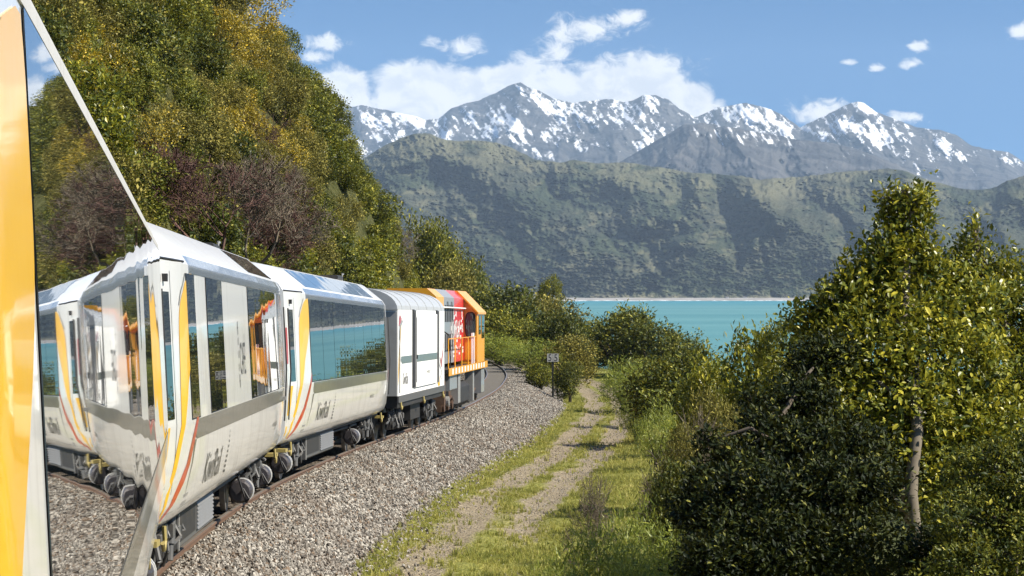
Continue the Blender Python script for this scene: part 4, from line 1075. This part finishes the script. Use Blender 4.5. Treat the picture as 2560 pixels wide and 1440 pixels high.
def grow(rng, p, d, length, r, depth, segs, spread=.55, up=.12, kids=(3, 5), minr=.0025):
    n = 4; q = np.array(p, float); d = np.array(d, float)
    for k in range(n):
        d = d + rng.normal(0, .16, 3); d[2] += up * .3; d /= np.linalg.norm(d)
        q2 = q + d * length / n; ra = r * (1 - .16 * k); rb = r * (1 - .16 * (k + 1))
        segs.append((q, q2, max(ra, minr), max(rb, minr)))
        if depth > 0 and k >= 1:
            for c in range(rng.integers(*kids) if k == n - 1 else rng.integers(1, 3)):
                d2 = d + rng.normal(0, spread, 3); d2[2] += up; d2 /= np.linalg.norm(d2)
                grow(rng, q2, d2, length * rng.uniform(.5, .78), rb * .62, depth - 1, segs, spread, up, kids, minr)
        q = q2

def unit_lobes(rng, n=8, low=.30, squash=1.0):
    L_ = [(0, 0, .55, .34, .34, .36)]
    for k in range(n):
        a = rng.uniform(0, 6.28); r = rng.uniform(.12, .32); z = rng.uniform(low, .84)
        q = rng.uniform(.13, .23)
        L_.append((r * math.cos(a), r * math.sin(a), z, q, q, q * rng.uniform(.8, 1.15)))
    return L_

LIB = {}
def lib(kind, variants, m_, ncl, per, ls, seed, **kw):
    LIB[kind] = []
    for k in range(variants):
        r = np.random.default_rng(seed + k)
        me = crown(kind + '_crown', unit_lobes(r, 9), ncl, per, ls, r, **kw)
        me.materials.append(m_); LIB[kind].append(me)
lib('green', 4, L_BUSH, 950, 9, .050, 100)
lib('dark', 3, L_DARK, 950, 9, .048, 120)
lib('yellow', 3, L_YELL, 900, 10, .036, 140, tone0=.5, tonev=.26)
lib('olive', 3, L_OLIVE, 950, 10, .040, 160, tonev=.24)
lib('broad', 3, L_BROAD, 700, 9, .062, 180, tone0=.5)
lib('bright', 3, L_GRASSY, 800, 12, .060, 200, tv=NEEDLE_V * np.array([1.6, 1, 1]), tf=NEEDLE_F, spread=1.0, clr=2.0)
for kind, m_, sd, n_st, dep in (('bare', L_DEAD, 220, 9, 4), ('pale', L_PALE, 230, 8, 4)):
    LIB[kind] = []
    for k in range(2):
        r = np.random.default_rng(sd + k); sg = []
        for j in range(n_st):
            a = r.uniform(0, 6.28)
            grow(r, (r.normal(0, .06), r.normal(0, .06), 0), (.55 * math.cos(a), .55 * math.sin(a), .9), .42, .016, dep, sg, .62, .10, (2, 4), .0022)
        sg = sg[:9000]
        me = branch_tubes(kind + '_branches', sg, 3); me.materials.append(m_); LIB[kind].append(me)
tr = np.random.default_rng(5); sg = []
for j in range(4):
    a = j * 1.57 + .3
    sg += [((0, 0, -.12), (.03 * math.cos(a), .03 * math.sin(a), .18), .028, .022), ((.03 * math.cos(a), .03 * math.sin(a), .18), (.2 * math.cos(a), .2 * math.sin(a), .55), .020, .010)]
TRUNK_ME = branch_tubes('shrub_trunk', sg, 5); TRUNK_ME.materials.append(BARKD)

KIND_NAME = {'green': 'shrub', 'dark': 'shrub', 'yellow': 'flowering_shrub', 'olive': 'shrub', 'broad': 'shrub', 'bright': 'leafy_bush', 'bare': 'bare_shrub', 'pale': 'bare_shrub'}
def plant(kind, x, y, z, w, h, label, cat, group=None, var=None, rz=None, lean=0.0, name=None):
    r = empty(name or KIND_NAME[kind], (x, y, z), (lean * random.uniform(-1, 1), lean * random.uniform(-1, 1), random.uniform(0, 6.28) if rz is None else rz))
    tiers = 1
    if h > 1.55 * w and kind not in ('bare', 'pale'): tiers = int(math.ceil(h / (1.35 * w)))
    hz_ = h if tiers == 1 else min(h, 1.35 * w)
    r.scale = (w, w, hz_)
    tag(r, label, cat, group)
    L_ = LIB[kind]
    c = obj('branches' if kind in ('bare', 'pale') else 'crown', L_[random.randrange(len(L_)) if var is None else var % len(L_)], None, r)
    for k in range(1, tiers):
        c2 = obj('crown', L_[(random.randrange(len(L_)))], None, r)
        c2.location = (random.uniform(-.12, .12), random.uniform(-.12, .12), (h / hz_ - 1) * k / (tiers - 1)); c2.rotation_euler.z = random.uniform(0, 6.28)
        q = 1 - .12 * k; c2.scale = (q, q, 1)
    if kind not in ('bare', 'pale'): obj('trunk', TRUNK_ME, None, r)
    return r

# ------------------------------------------------------------------ the hillside vegetation, plant by plant
cd = np.arange(44, 215, .55); cr_ = np.arange(0.15, 26, .28)
CD, CRr = np.meshgrid(cd, cr_, indexing='ij')
px_, py_, pz_ = [a.ravel() for a in hill_pt(CD, CRr)]
uu = 1280 + px_ / py_ * F; vv = HOR - (pz_ - CZ) / py_ * F
order = np.argsort(py_)
bins = {}
for i in order:
    if 20 < uu[i] < 1230 and -160 < vv[i] < 900:
        key = (int(uu[i] // 14), int(vv[i] // 14))
        if key not in bins: bins[key] = i
cand = list(bins.values()); random.shuffle(cand)
def region(u, v, rr):
    q = rr.random()
    if any(abs(u - a) < c and abs(v - b_) < d for a, b_, c, d in ((570, 110, 60, 90), (360, 390, 55, 60), (650, 250, 50, 40), (215, 230, 55, 55), (590, 345, 40, 40), (735, 390, 35, 45))): return 'yellow' if q < .72 else 'olive'
    if any(abs(u - a) < c and abs(v - b_) < d for a, b_, c, d in ((540, 540, 165, 90), (690, 580, 60, 60))): return 'bare' if q < .62 else ('pale' if q < .85 else 'olive')
    if any(abs(u - a) < c and abs(v - b_) < d for a, b_, c, d in ((1025, 620, 45, 70), (720, 470, 50, 60), (600, 330, 60, 50))): return 'pale' if q < .5 else ('bare' if q < .65 else 'olive')
    if any(abs(u - a) < c and abs(v - b_) < d for a, b_, c, d in ((340, 130, 70, 70), (150, 20, 90, 40), (330, 200, 70, 40), (830, 480, 60, 60), (760, 90, 90, 70), (900, 380, 60, 60))): return 'dark' if q < .75 else 'green'
    if u > 780 and v > 300: return 'green' if q < .5 else ('broad' if q < .7 else ('dark' if q < .85 else 'olive'))
    return 'green' if q < .38 else ('olive' if q < .62 else ('dark' if q < .86 else ('broad' if q < .97 else 'yellow')))
acc = []; rr = random.Random(77)
LOOK = {'green': 'leafy green shrub', 'dark': 'dark evergreen shrub', 'yellow': 'yellow flowering shrub', 'olive': 'dull olive scrub bush', 'broad': 'glossy broadleaf shrub', 'bare': 'reddish brown leafless shrub', 'pale': 'pale grey leafless shrub', 'bright': 'bright green bush'}
for i in cand:
    u, v, d = uu[i], vv[i], py_[i]
    k = region(u, v, rr)
    R_ = rr.uniform(.74, 1.40) * (1.2 if k in ('bare', 'pale') else 1) * (1 + .25 * (d > 110))
    rp = R_ * F / d * .585
    if any((u - a) ** 2 + (v - b_) ** 2 < (.5 * (rp + c)) ** 2 for a, b_, c in acc): continue
    acc.append((u, v, rp))
    if len(acc) >= 300: break
    where = 'above the cafe coach roof' if u < 620 and v > 380 else ('above the panoramic coach roof' if u < 930 and v > 420 else ('above the locomotive' if v > 500 else
            ('on the skyline of the hillside' if (v < 1.25 * (u - 640) + 90) else ('high up beside the mirrored coach' if u < 330 else 'halfway up the hillside'))))
    w = R_ * 2.1; h = R_ * (2.0 if k not in ('bare', 'pale') else 2.3)
    plant(k, px_[i] - .1, d, pz_[i] - h * .34, w, h, LOOK[k] + ' ' + where, 'shrub', 'hillside shrubs', lean=.22)
print('hill shrubs', len(acc))
ORD = ['leftmost'] + [w_ + ' from left' for w_ in 'second third fourth fifth sixth seventh eighth ninth tenth eleventh twelfth thirteenth fourteenth fifteenth sixteenth seventeenth eighteenth nineteenth twentieth'.split()]
def number_labels(group):
    by = {}
    for o in SC.objects:
        if o.get('group') == group: by.setdefault(o['label'], []).append(o)
    for lab, os_ in by.items():
        if len(os_) < 2: continue
        os_.sort(key=lambda o: o.location.x / o.location.y)
        n = len(os_)
        for k, o in enumerate(os_):
            q = ORD[k] if k < (n + 1) // 2 else ('rightmost' if k == n - 1 else ORD[n - 1 - k].replace('left', 'right'))
            o['label'] = lab + ', ' + q
number_labels('hillside shrubs')
# two big leafless trees just above the cafe coach roof
for (u, v, d, w, h, k, lab) in ((520, 640, 66, 4.6, 3.6, 'bare', 'largest reddish brown leafless tree spreading above the cafe coach roof'), (660, 640, 74, 3.8, 3.4, 'pale', 'tall pale leafless tree with an arching branch above the cafe coach')):
    p = PX(u, v, d); plant(k, p.x, d, p.z - .2, w, h, lab, 'tree', name='bare_tree')

# ------------------------------------------------------------------ plants on the seaward side
def seaside(kind, u, vtop, wpx, d, label, cat='bush', group=None, name=None, var=None, sink=.05, minh=None):
    top = PX(u, vtop, d); z0 = float(ground_z(top.x, d)) - sink
    w = wpx / F * d / .82; h = (top.z - z0) / .96
    if minh: h = max(h, minh)
    return plant(kind, top.x, d, z0, w, h, label, cat, group, var, name=name)
SEA = [
 ('green', 1062, 560, 150, 236, 'tall leafy tree on the skyline above the locomotive hood', 'tree', 'tree'),
 ('olive', 1105, 606, 140, 240, 'olive tree stepping down the skyline behind the hood', 'tree', 'tree'),
 ('green', 1150, 640, 130, 244, 'leafy tree on the skyline above the cab', 'tree', 'tree'),
 ('dark', 1188, 680, 110, 238, 'dark tree low on the skyline beside the cab roof', 'tree', 'tree'),
 ('olive', 1120, 660, 150, 232, 'olive scrub right behind the red hood', 'bush', None),
 ('dark', 1268, 702, 175, 186, 'tall dark rounded tree behind the locomotive cab', 'tree', 'tree'),
 ('dark', 1218, 716, 120, 200, 'dark tree at the foot of the hillside behind the cab roof', 'tree', 'tree'),
 ('olive', 1335, 738, 210, 204, 'broad olive mound of scrub beyond the curve', 'bush', None),
 ('olive', 1400, 752, 160, 196, 'low olive scrub on the point beside the sea', 'bush', None),
 ('green', 1372, 696, 78, 226, 'small lone tree standing on the point above the bay', 'tree', 'tree'),
 ('green', 1242, 772, 150, 168, 'bright leafed bush next to the cab window', 'bush', None),
 ('green', 1300, 800, 130, 166, 'leafy bush at the outside of the curve', 'bush', None),
 ('dark', 1392, 768, 150, 152, 'dark bush left of the gap to the sea', 'bush', None),
 ('dark', 1432, 790, 110, 150, 'small dark pine like bush at the edge of the bay', 'bush', None),
 ('bright', 1250, 835, 150, 160, 'soft feathery bush behind the curving rail', 'bush', None),
 ('bright', 1330, 850, 150, 146, 'feathery bush above the end of the vehicle track', 'bush', None),
 ('olive', 1420, 842, 150, 136, 'yellowish feathery bush right of the number post', 'bush', None),
 ('green', 1352, 905, 90, 126, 'small bush just left of the number post', 'bush', None),
 ('dark', 1425, 897, 70, 122, 'small black looking bush right of the number post', 'bush', None),
 ('dark', 1540, 782, 190, 168, 'tall dark bushy tree in front of the bay', 'tree', 'tree'),
 ('broad', 1575, 765, 120, 172, 'pointed tree top rising highest before the bay', 'tree', 'tree'),
 ('dark', 1635, 800, 170, 165, 'dark tree in the middle of the row before the bay', 'tree', 'tree'),
 ('dark', 1700, 826, 140, 160, 'dark rounded tree at the seaward end of the row', 'tree', 'tree'),
 ('green', 1480, 806, 130, 172, 'grey green bush at the landward end of the tree row', 'bush', None),
 ('bright', 1560, 898, 150, 112, 'long grassed mound where the vehicle track bends', 'bush', None),
 ('bright', 1620, 935, 150, 98, 'rank grass clump below the dark trees', 'bush', None),
 ('green', 1685, 880, 215, 84, 'neatly rounded bush with a black shadow beneath', 'bush', None),
 ('green', 1800, 900, 200, 76, 'leafy bush behind the sparse saplings', 'bush', None),
 ('broad', 1850, 826, 190, 52, 'yellow green broadleaf bush left of the big tree', 'bush', None),
 ('broad', 1760, 905, 150, 54, 'low broadleaf bush between round bush and big tree', 'bush', None),
 ('broad', 1960, 812, 150, 47, 'broadleaf bush leaning on the big tree', 'bush', None),
 ('broad', 2065, 775, 130, 44, 'upright broadleaf bush against the bay', 'bush', None),
 ('olive', 1770, 985, 190, 41, 'thin yellowish bush with bare pale stems', 'bush', None),
 ('pale', 1735, 1020, 190, 37, 'pale leafless saplings beside the grass', 'shrub', None),
 ('olive', 1690, 1075, 130, 36, 'sparse low scrub at the grass edge', 'bush', None),
 ('pale', 1484, 1180, 110, 39, 'thin upright seedlings standing in the grass', 'bush', None),
 ('dark', 1690, 1150, 170, 29, 'dark low bush at the left foot of the big tree', 'bush', None),
 ('bright', 1510, 1310, 270, 25.5, 'bright fern clump at the bottom picture edge', 'fern', 'fern_clump'),
 ('bright', 1640, 1265, 240, 26, 'bright fern clump in front of the dark bush', 'fern', 'fern_clump'),
 ('bright', 1420, 1400, 160, 24.5, 'small fern clump nearest the gravel track', 'fern', 'fern_clump'),
 ('bright', 1600, 1390, 230, 23.5, 'wide fern clump half in the shade of the big tree', 'fern', 'fern_clump'),
 ('bright', 1640, 1010, 110, 70, 'tall grass clump on the verge below the round bush', 'bush', None),
 ('bright', 1590, 985, 90, 86, 'tall grass clump shading the vehicle track', 'bush', None),
]
for (k, u, vt_, wp, d, lab, cat, nm) in SEA: seaside(k, u, vt_, wp, d, lab, cat, 'seaward bushes and trees', nm)
rs = random.Random(9)
for j in range(26):      # low cover further along the outside of the curve and down the bank
    d = rs.uniform(150, 260); w = rs.uniform(6, 26); x = float(track_x(d)) + w
    z = float(ground_z(x, d))
    plant(rs.choice(['green', 'dark', 'olive', 'green']), x, d, z - .1, rs.uniform(3, 5), rs.uniform(1.6, 3.0), 'low scrub bush on the far bank between track and bay', 'bush', 'bank scrub')
for j in range(22):
    d = rs.uniform(52, 130); w = rs.uniform(12, 22); x = float(track_x(d)) + w
    plant(rs.choice(['green', 'dark', 'broad']), x, d, float(ground_z(x, d)) - .1, rs.uniform(2.5, 4), rs.uniform(2.0, 3.0), 'bush on the bank behind the verge bushes', 'bush', 'bank scrub')

number_labels('bank scrub')
# the big glossy tree, its neighbour and the dark bush under it
def lobes_px(rows):
    return [((u - 1280) / F * d, d, CZ + (HOR - v) / F * d, ru / F * d, (ru + rv) / 2 / F * d * dz, rv / F * d) for (u, v, ru, rv, d, dz) in rows]
BIG = [(2225, 505, 36, 40, 24.4, 1), (2290, 500, 34, 40, 24.4, 1), (2262, 560, 58, 58, 24.4, 1), (2205, 635, 62, 48, 24.3, 1), (2285, 640, 60, 55, 24.3, 1), (2160, 700, 60, 45, 24.2, 1), (2225, 720, 80, 66, 24.3, 1), (2340, 700, 66, 50, 24.5, 1), (2100, 745, 56, 42, 24.2, 1), (2150, 790, 92, 70, 24.2, 1), (2030, 800, 52, 40, 24.3, 1), (2290, 800, 120, 86, 24.2, 1),
       (2390, 775, 110, 95, 24.6, 1), (2085, 850, 92, 72, 24.2, 1), (2190, 890, 150, 110, 23.8, 1), (2340, 910, 150, 110, 23.8, 1), (2060, 970, 125, 90, 23.6, 1), (2240, 1040, 170, 120, 23.4, 1),
       (2390, 1060, 150, 120, 23.6, 1), (2120, 1110, 150, 100, 23.2, 1), (2290, 1180, 150, 110, 23.4, 1), (2000, 1060, 110, 80, 23.3, 1)]
RIGHT = [(2440, 600, 38, 42, 25.6, 1), (2395, 660, 52, 40, 25.6, 1), (2470, 665, 58, 46, 25.6, 1), (2440, 720, 92, 60, 25.6, 1), (2540, 740, 80, 70, 25.6, 1), (2500, 800, 130, 100, 25.2, 1), (2640, 740, 150, 120, 25.8, 1), (2560, 920, 140, 120, 25, 1), (2720, 900, 180, 170, 25.5, 1), (2500, 1050, 130, 120, 24.8, 1), (2650, 1100, 180, 170, 25, 1), (2800, 1150, 200, 200, 25.5, 1), (2850, 780, 160, 150, 26, 1)]
LOW = [(2050, 900, 80, 50, 23.4, 1), (1720, 1270, 40, 34, 21.6, 1), (1770, 1105, 26, 22, 22.2, 1), (1880, 1010, 28, 30, 22.8, 1), (2010, 1000, 85, 50, 22.8, 1), (1920, 1075, 70, 42, 22.4, 1), (1830, 1140, 50, 36, 22.2, 1), (1990, 1130, 120, 74, 22.2, 1), (1860, 1165, 84, 52, 22, 1), (1770, 1205, 56, 42, 21.8, 1), (2120, 1120, 110, 70, 22.4, 1), (2090, 1230, 150, 100, 21.6, 1), (1880, 1260, 140, 95, 21.5, 1), (1790, 1310, 80, 72, 21.3, 1), (2050, 1360, 170, 100, 21.2, 1), (1870, 1390, 140, 90, 21, 1), (1780, 1420, 90, 70, 20.8, 1), (2380, 1400, 140, 90, 21.2, 1)]
CORNER = [(2480, 1180, 110, 80, 20.5, 1), (2560, 1260, 120, 90, 20.3, 1), (2450, 1300, 120, 80, 20.2, 1), (2540, 1400, 140, 90, 20, 1), (2420, 1430, 100, 70, 19.8, 1), (2640, 1180, 140, 110, 20.6, 1)]
def big_plant(name, label, cat, rows, ncl, per, ls, mat, seed, trunk, tone0=.45, **kw):
    lo = lobes_px(rows); r = np.random.default_rng(seed)
    bx_, by_ = trunk[0][0], trunk[0][1]
    root = tag(empty(name, (bx_, by_, float(ground_z(bx_, by_)))), label, cat)
    off = np.array(root.location)
    lo = [(a - off[0], b_ - off[1], c - off[2], d, e, f_) for a, b_, c, d, e, f_ in lo]
    big_ = ls >= .07
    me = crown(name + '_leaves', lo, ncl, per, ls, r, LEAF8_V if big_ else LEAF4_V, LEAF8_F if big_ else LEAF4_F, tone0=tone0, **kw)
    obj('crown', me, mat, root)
    sg = []
    pts = [np.array(p) - off for p in trunk]
    fine = []
    for a, b_ in zip(pts[:-1], pts[1:]):
        for q in (0, .33, .66): fine.append(a + (b_ - a) * q + r.normal(0, .012, 3) * np.array([1, .6, 0]))
    pts = fine + [pts[-1]]
    rad = np.linspace(.075, .03, len(pts)) * kw.get('tr', 1)
    for (a, b_, ra, rb) in zip(pts[:-1], pts[1:], rad[:-1], rad[1:]): sg.append((a, b_, ra, rb))
    fork = pts[max(1, len(pts) // 5)]
    for k in range(3):
        e_ = np.array(lo[(k * 5 + 3) % len(lo)][:3]); m1 = fork + (e_ - fork) * .45 + r.normal(0, .08, 3)
        sg += [(fork, m1, .04, .03), (m1, e_, .03, .014)]
    sg = [(a - (b_ - a) * .10, b_ + (b_ - a) * .10, ra, rb) for a, b_, ra, rb in sg]
    tk = branch_tubes('trunk', sg, 9)
    bk = BARK if cat == 'tree' else BARKD
    obj('trunk', tk, bk, root)
    sg = []
    for l in lo[:18]:      # a limb from the trunk into every lobe, then twigs
        tgt = np.array(l[:3]); j = min(range(len(pts)), key=lambda q: np.linalg.norm(pts[q] - tgt) + (2 if pts[q][2] > tgt[2] else 0))
        a = pts[j]; mid = (a + tgt) / 2 + np.array([0, 0, .12]) + r.normal(0, .06, 3)
        sg += [(a, mid, .026, .018), (mid, tgt, .018, .011)]
        for q in range(7):
            e = tgt + unit(r.normal(size=(1, 3)))[0] * np.array(l[3:6]) * .95
            sg.append((tgt, e, .008, .003))
    obj('limbs', branch_tubes('limbs', sg, 5), bk, root)
    return root
def TP(u, v, d): return tuple(PX(u, v, d))
def base(u, d):
    x = (u - 1280) / F * d; return (x, d, float(ground_z(x, d)) - .1)
big_plant('broadleaf_tree', 'tall glossy broadleaf tree with a pointed top rising above the bay', 'tree', BIG, 6200, 9, .074, L_BROAD, 501,
          [base(2305, 22.5), TP(2295, 1380, 22.75), TP(2275, 1240, 22.75), TP(2292, 1080, 22.9), TP(2280, 900, 23.5), TP(2262, 760, 24), TP(2262, 620, 24.3), TP(2262, 575, 24.4)], .47, out_=.20, shell_=.45)
big_plant('broadleaf_tree', 'broadleaf tree cropped by the right picture edge behind the tall one', 'tree', RIGHT, 6400, 9, .069, L_BROAD, 502,
          [base(2560, 25), TP(2560, 1200, 25), TP(2550, 950, 25.2), TP(2500, 780, 25.4), TP(2450, 670, 25.6)], .46, out_=.20, shell_=.45)
big_plant('broadleaf_bush', 'dark bush in front of the tall tree, deep shade painted into its leaves', 'bush', LOW, 8500, 9, .060, L_SHADE, 503,
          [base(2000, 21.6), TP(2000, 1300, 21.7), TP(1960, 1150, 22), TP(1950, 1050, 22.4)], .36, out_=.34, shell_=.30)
big_plant('small_leafed_bush', 'small leafed green bush in the bottom right corner', 'bush', CORNER, 3600, 10, .045, L_BUSH, 504,
          [base(2520, 20.2), TP(2520, 1350, 20.2), TP(2500, 1200, 20.4)], .42, out_=.08)

# ------------------------------------------------------------------ scattered stuff: ballast stones and grass blades
def scatter(name, pts, scl, templates, mat, label, cat):
    """one object whose points carry copies of the template meshes"""
    me = bpy.data.meshes.new(name); me.vertices.add(len(pts)); me.vertices.foreach_set('co', np.asarray(pts, np.float32).ravel())
    at = me.attributes.new('scl', 'FLOAT', 'POINT'); at.data.foreach_set('value', np.asarray(scl, np.float32))
    r = np.random.default_rng(len(pts))
    rot = r.uniform(0, 6.28, (len(pts), 3)).astype(np.float32)
    if cat == 'grass': rot[:, :2] = r.normal(0, .15, (len(pts), 2))
    at = me.attributes.new('rot', 'FLOAT_VECTOR', 'POINT'); at.data.foreach_set('vector', rot.ravel())
    at = me.attributes.new('pick', 'INT', 'POINT'); at.data.foreach_set('value', r.integers(0, len(templates), len(pts)).astype(np.int32))
    o = obj(name, me, mat)
    col_ = bpy.data.collections.new(name + '_shapes')
    for k, t_ in enumerate(templates):
        if not t_.materials: t_.materials.append(mat)
        col_.objects.link(bpy.data.objects.new('%s_shape_%d' % (name, k), t_))
    ng = bpy.data.node_groups.new(name + '_scatter', 'GeometryNodeTree')
    ng.interface.new_socket('Geometry', in_out='INPUT', socket_type='NodeSocketGeometry'); ng.interface.new_socket('Geometry', in_out='OUTPUT', socket_type='NodeSocketGeometry')
    N = ng.nodes; Lk = ng.links
    gi = N.new('NodeGroupInput'); go = N.new('NodeGroupOutput')
    ci = N.new('GeometryNodeCollectionInfo'); ci.inputs[0].default_value = col_; ci.inputs[1].default_value = True; ci.inputs[2].default_value = True
    ip = N.new('GeometryNodeInstanceOnPoints'); ip.inputs['Pick Instance'].default_value = True
    def na(nm, ty):
        n = N.new('GeometryNodeInputNamedAttribute'); n.data_type = ty; n.inputs[0].default_value = nm; return n.outputs[0]
    Lk.new(gi.outputs[0], ip.inputs['Points']); Lk.new(ci.outputs[0], ip.inputs['Instance'])
    Lk.new(na('pick', 'INT'), ip.inputs['Instance Index']); Lk.new(na('rot', 'FLOAT_VECTOR'), ip.inputs['Rotation']); Lk.new(na('scl', 'FLOAT'), ip.inputs['Scale'])
    Lk.new(ip.outputs[0], go.inputs[0])
    md = o.modifiers.new('scatter', 'NODES'); md.node_group = ng
    return tag(o, label, cat, kind='stuff')

m, t, b, out = new_mat('ballast_stone')
oi = t.node('ShaderNodeObjectInfo').outputs['Random']
co = t.node('ShaderNodeTexCoord').outputs['Object']
c = t.mix(t.ramp(oi, 0, 1, smooth=False), (0.058, 0.050, 0.042), (0.47, 0.435, 0.375))
c = t.mix(t.math('GREATER_THAN', t.math('FRACT', t.math('MULTIPLY', oi, 7.3)), .88), c, (0.20, 0.145, 0.10))
gp = t.node('ShaderNodeNewGeometry').outputs['Position']
pn = t.noise(gp, 0.55, 4.0, 0.65); pn2 = t.noise(gp, 2.3, 3.0, 0.6)
c = t.mix(t.ramp(pn, 0.42, 0.72, 0.0, 0.55), c, (0.135, 0.10, 0.072))
c = t.mix(t.ramp(pn2, 0.55, 0.75, 0.0, 0.5), c, (0.07, 0.06, 0.05))
t.put(b.inputs['Base Color'], c); b.inputs['Roughness'].default_value = .9; b.inputs['Specular IOR Level'].default_value = .25
STONE = m
stones = []
import bmesh
for k in range(6):
    r = np.random.default_rng(900 + k); bm = bmesh.new()
    for p in unit(r.normal(size=(11, 3))): bm.verts.new(tuple(p * np.array([1, .75, .62]) * r.uniform(.8, 1.15)))
    bmesh.ops.convex_hull(bm, input=bm.verts)
    me = bpy.data.meshes.new('stone'); bm.to_mesh(me); bm.free(); stones.append(me)
P_, S_ = [], []
for (d0, d1, den, smin, smax) in ((24, 40, 760, .022, .050), (40, 60, 560, .026, .052), (60, 90, 360, .030, .054), (90, 140, 240, .034, .055)):
    n = int(den * (d1 - d0) * 3.0)
    d = RNG.uniform(d0, d1, n); w = RNG.uniform(.62, 3.62, n)
    be = ballast_edge(d)
    keep = (w < be + .45 * (fbm(d * .7, d * 0, 3, 61) - .4)) | (RNG.random(n) < .22 * np.exp(-np.maximum(w - be, 0) / .35))
    d, w = d[keep], w[keep]; x = track_x(d) + w
    P_.append(np.stack([x, d, ground_z(x, d) + RNG.uniform(-.02, .045, len(d))], -1)); S_.append(RNG.uniform(smin, smax, len(d)))
# between and beside the rails ahead of the locomotive
n = 30000; d = RNG.uniform(92, 200, n); w = np.where(RNG.random(n) < .6, RNG.uniform(-2.2, .46, n), RNG.uniform(.62, 3.6, n))
keep = (np.abs(np.abs(w) - .5335) > .07) & ((w < 0.5) | (d > 135)); d, w = d[keep], w[keep]; x = track_x(d) + w
P_.append(np.stack([x, d, ground_z(x, d) + RNG.uniform(-.06, -.02, len(d)) * (np.abs(w) < 1.2)], -1)); S_.append(RNG.uniform(.028, .042, len(d)))
# loose gravel on the bare vehicle track
n = 42000; d = RNG.uniform(25, 115, n); w = RNG.uniform(2.4, 6.8, n); keep = RNG.random(n) < .10 + path_bare(w, d) * .40
d, w = d[keep], w[keep]; x = track_x(d) + w
P_.append(np.stack([x, d, ground_z(x, d) + .004], -1)); S_.append(RNG.uniform(.008, .022, len(d)))
scatter('ballast', np.concatenate(P_), np.concatenate(S_), stones, STONE, 'grey brown crushed stone ballast along the track shoulder', 'ballast')

tufts = []
for k in range(5):
    r = np.random.default_rng(950 + k); n = 16
    a = r.uniform(0, 6.28, n); ln = r.uniform(.5, 1.0, n)
    rt = np.stack([r.normal(0, .13, n), r.normal(0, .13, n), np.zeros(n)], -1)
    lean = np.stack([np.cos(a), np.sin(a), np.zeros(n)], -1) * r.uniform(.15, .7, n)[:, None]
    side_ = np.stack([-np.sin(a), np.cos(a), np.zeros(n)], -1) * .035
    mid = rt + lean * .35 * ln[:, None] + np.array([0, 0, .6]) * ln[:, None]; tip = rt + lean * ln[:, None] + np.array([0, 0, .95]) * ln[:, None]
    V = np.stack([rt - side_, rt + side_, mid + side_ * .7, mid - side_ * .7, tip], 1).reshape(-1, 3)
    o5 = np.arange(n)[:, None] * 5
    tufts.append(np_mesh('tuft', V, [o5 + np.array([[0, 1, 2, 3]]), o5 + np.array([[3, 2, 4]])], {'tone': np.repeat(np.clip(r.normal(.5, .22, n), 0, 1), 5)}))
P_, S_ = [], []
for (d0, d1, den) in ((22, 45, 300), (45, 75, 130), (75, 130, 55)):
    n = int(den * (d1 - d0) * 8.5); d = RNG.uniform(d0, d1, n); w = RNG.uniform(2.1, 11.3, n)
    br = path_bare(w, d); edge = np.clip((w - ballast_edge(d) + .05) / .5, 0, 1) * np.clip(.45 + (d - 34) / 25, .45, 1)
    keep = RNG.random(n) < np.clip(1.12 - br * 1.75, 0.04, 1) * edge
    d, w = d[keep], w[keep]; x = track_x(d) + w
    tall = np.clip((w - 6.2 + (fbm(w, d * .4, 3, 66) - .5) * 3) / 3.0, 0, 1)
    s = (.045 + .06 * RNG.random(len(d)) + .10 * (RNG.random(len(d)) < .05) + .20 * tall * RNG.random(len(d))) * (1 + (d > 75) * .35)
    P_.append(np.stack([x, d, ground_z(x, d) - .01], -1)); S_.append(s)
scatter('grass', np.concatenate(P_), np.concatenate(S_), tufts, L_GRASS, 'short yellow green grass beside the gravel track', 'grass')

# ------------------------------------------------------------------ number post by the line
SD = 123.0
sp_ = PX(1382, 1000, SD); gz = float(ground_z(sp_.x, SD))
post = tag(empty('number_post', (sp_.x, SD, gz), (0, 0, .04)), 'black post with a small board reading 55 beside the line', 'sign')
hp = 1.95
SIGNB = paint('sign_black', (0.02, 0.02, 0.02), .5); SIGNW = paint('sign_white', (0.40, 0.39, 0.36), .6, dirt=.5, scale=8)
MB().box(-.05, .05, -.05, .05, -.2, hp - .06).build('post', SIGNB, post)
for k, s in enumerate((-.145, .145)):
    bd = MB().box(s - .135, s + .135, -.085, -.062, hp - .20, hp + .20); bo = bd.build('board', SIGNW, post)
    me = text_mesh('5', .44)
    xs_ = [v.co.x for v in me.vertices]; ys_ = [v.co.y for v in me.vertices]
    cx_, cy_ = (min(xs_) + max(xs_)) / 2, (min(ys_) + max(ys_)) / 2
    for v in me.vertices: v.co = (s + (v.co.x - cx_) * .9, -.088, hp + (v.co.y - cy_) * 1.1)
    me.materials.clear(); obj('numeral', me, SIGNB, bo)

# ------------------------------------------------------------------ air: thin haze over the bay
hz = MB().box(-9000, 12000, -3200, 15500, -4.0, 1500)
m = bpy.data.materials.new('air'); m.use_nodes = True
t = NT(m.node_tree); t.n.clear()
out = t.node('ShaderNodeOutputMaterial'); pv = t.node('ShaderNodeVolumePrincipled')
pv.inputs['Color'].default_value = (0.60, 0.79, 1.0, 1); pv.inputs['Density'].default_value = 4.9e-5; pv.inputs['Anisotropy'].default_value = 0.0
t.l.new(pv.outputs[0], out.inputs['Volume'])
tag(hz.build('haze', m), 'thin blue air over the bay', 'haze', kind='stuff')
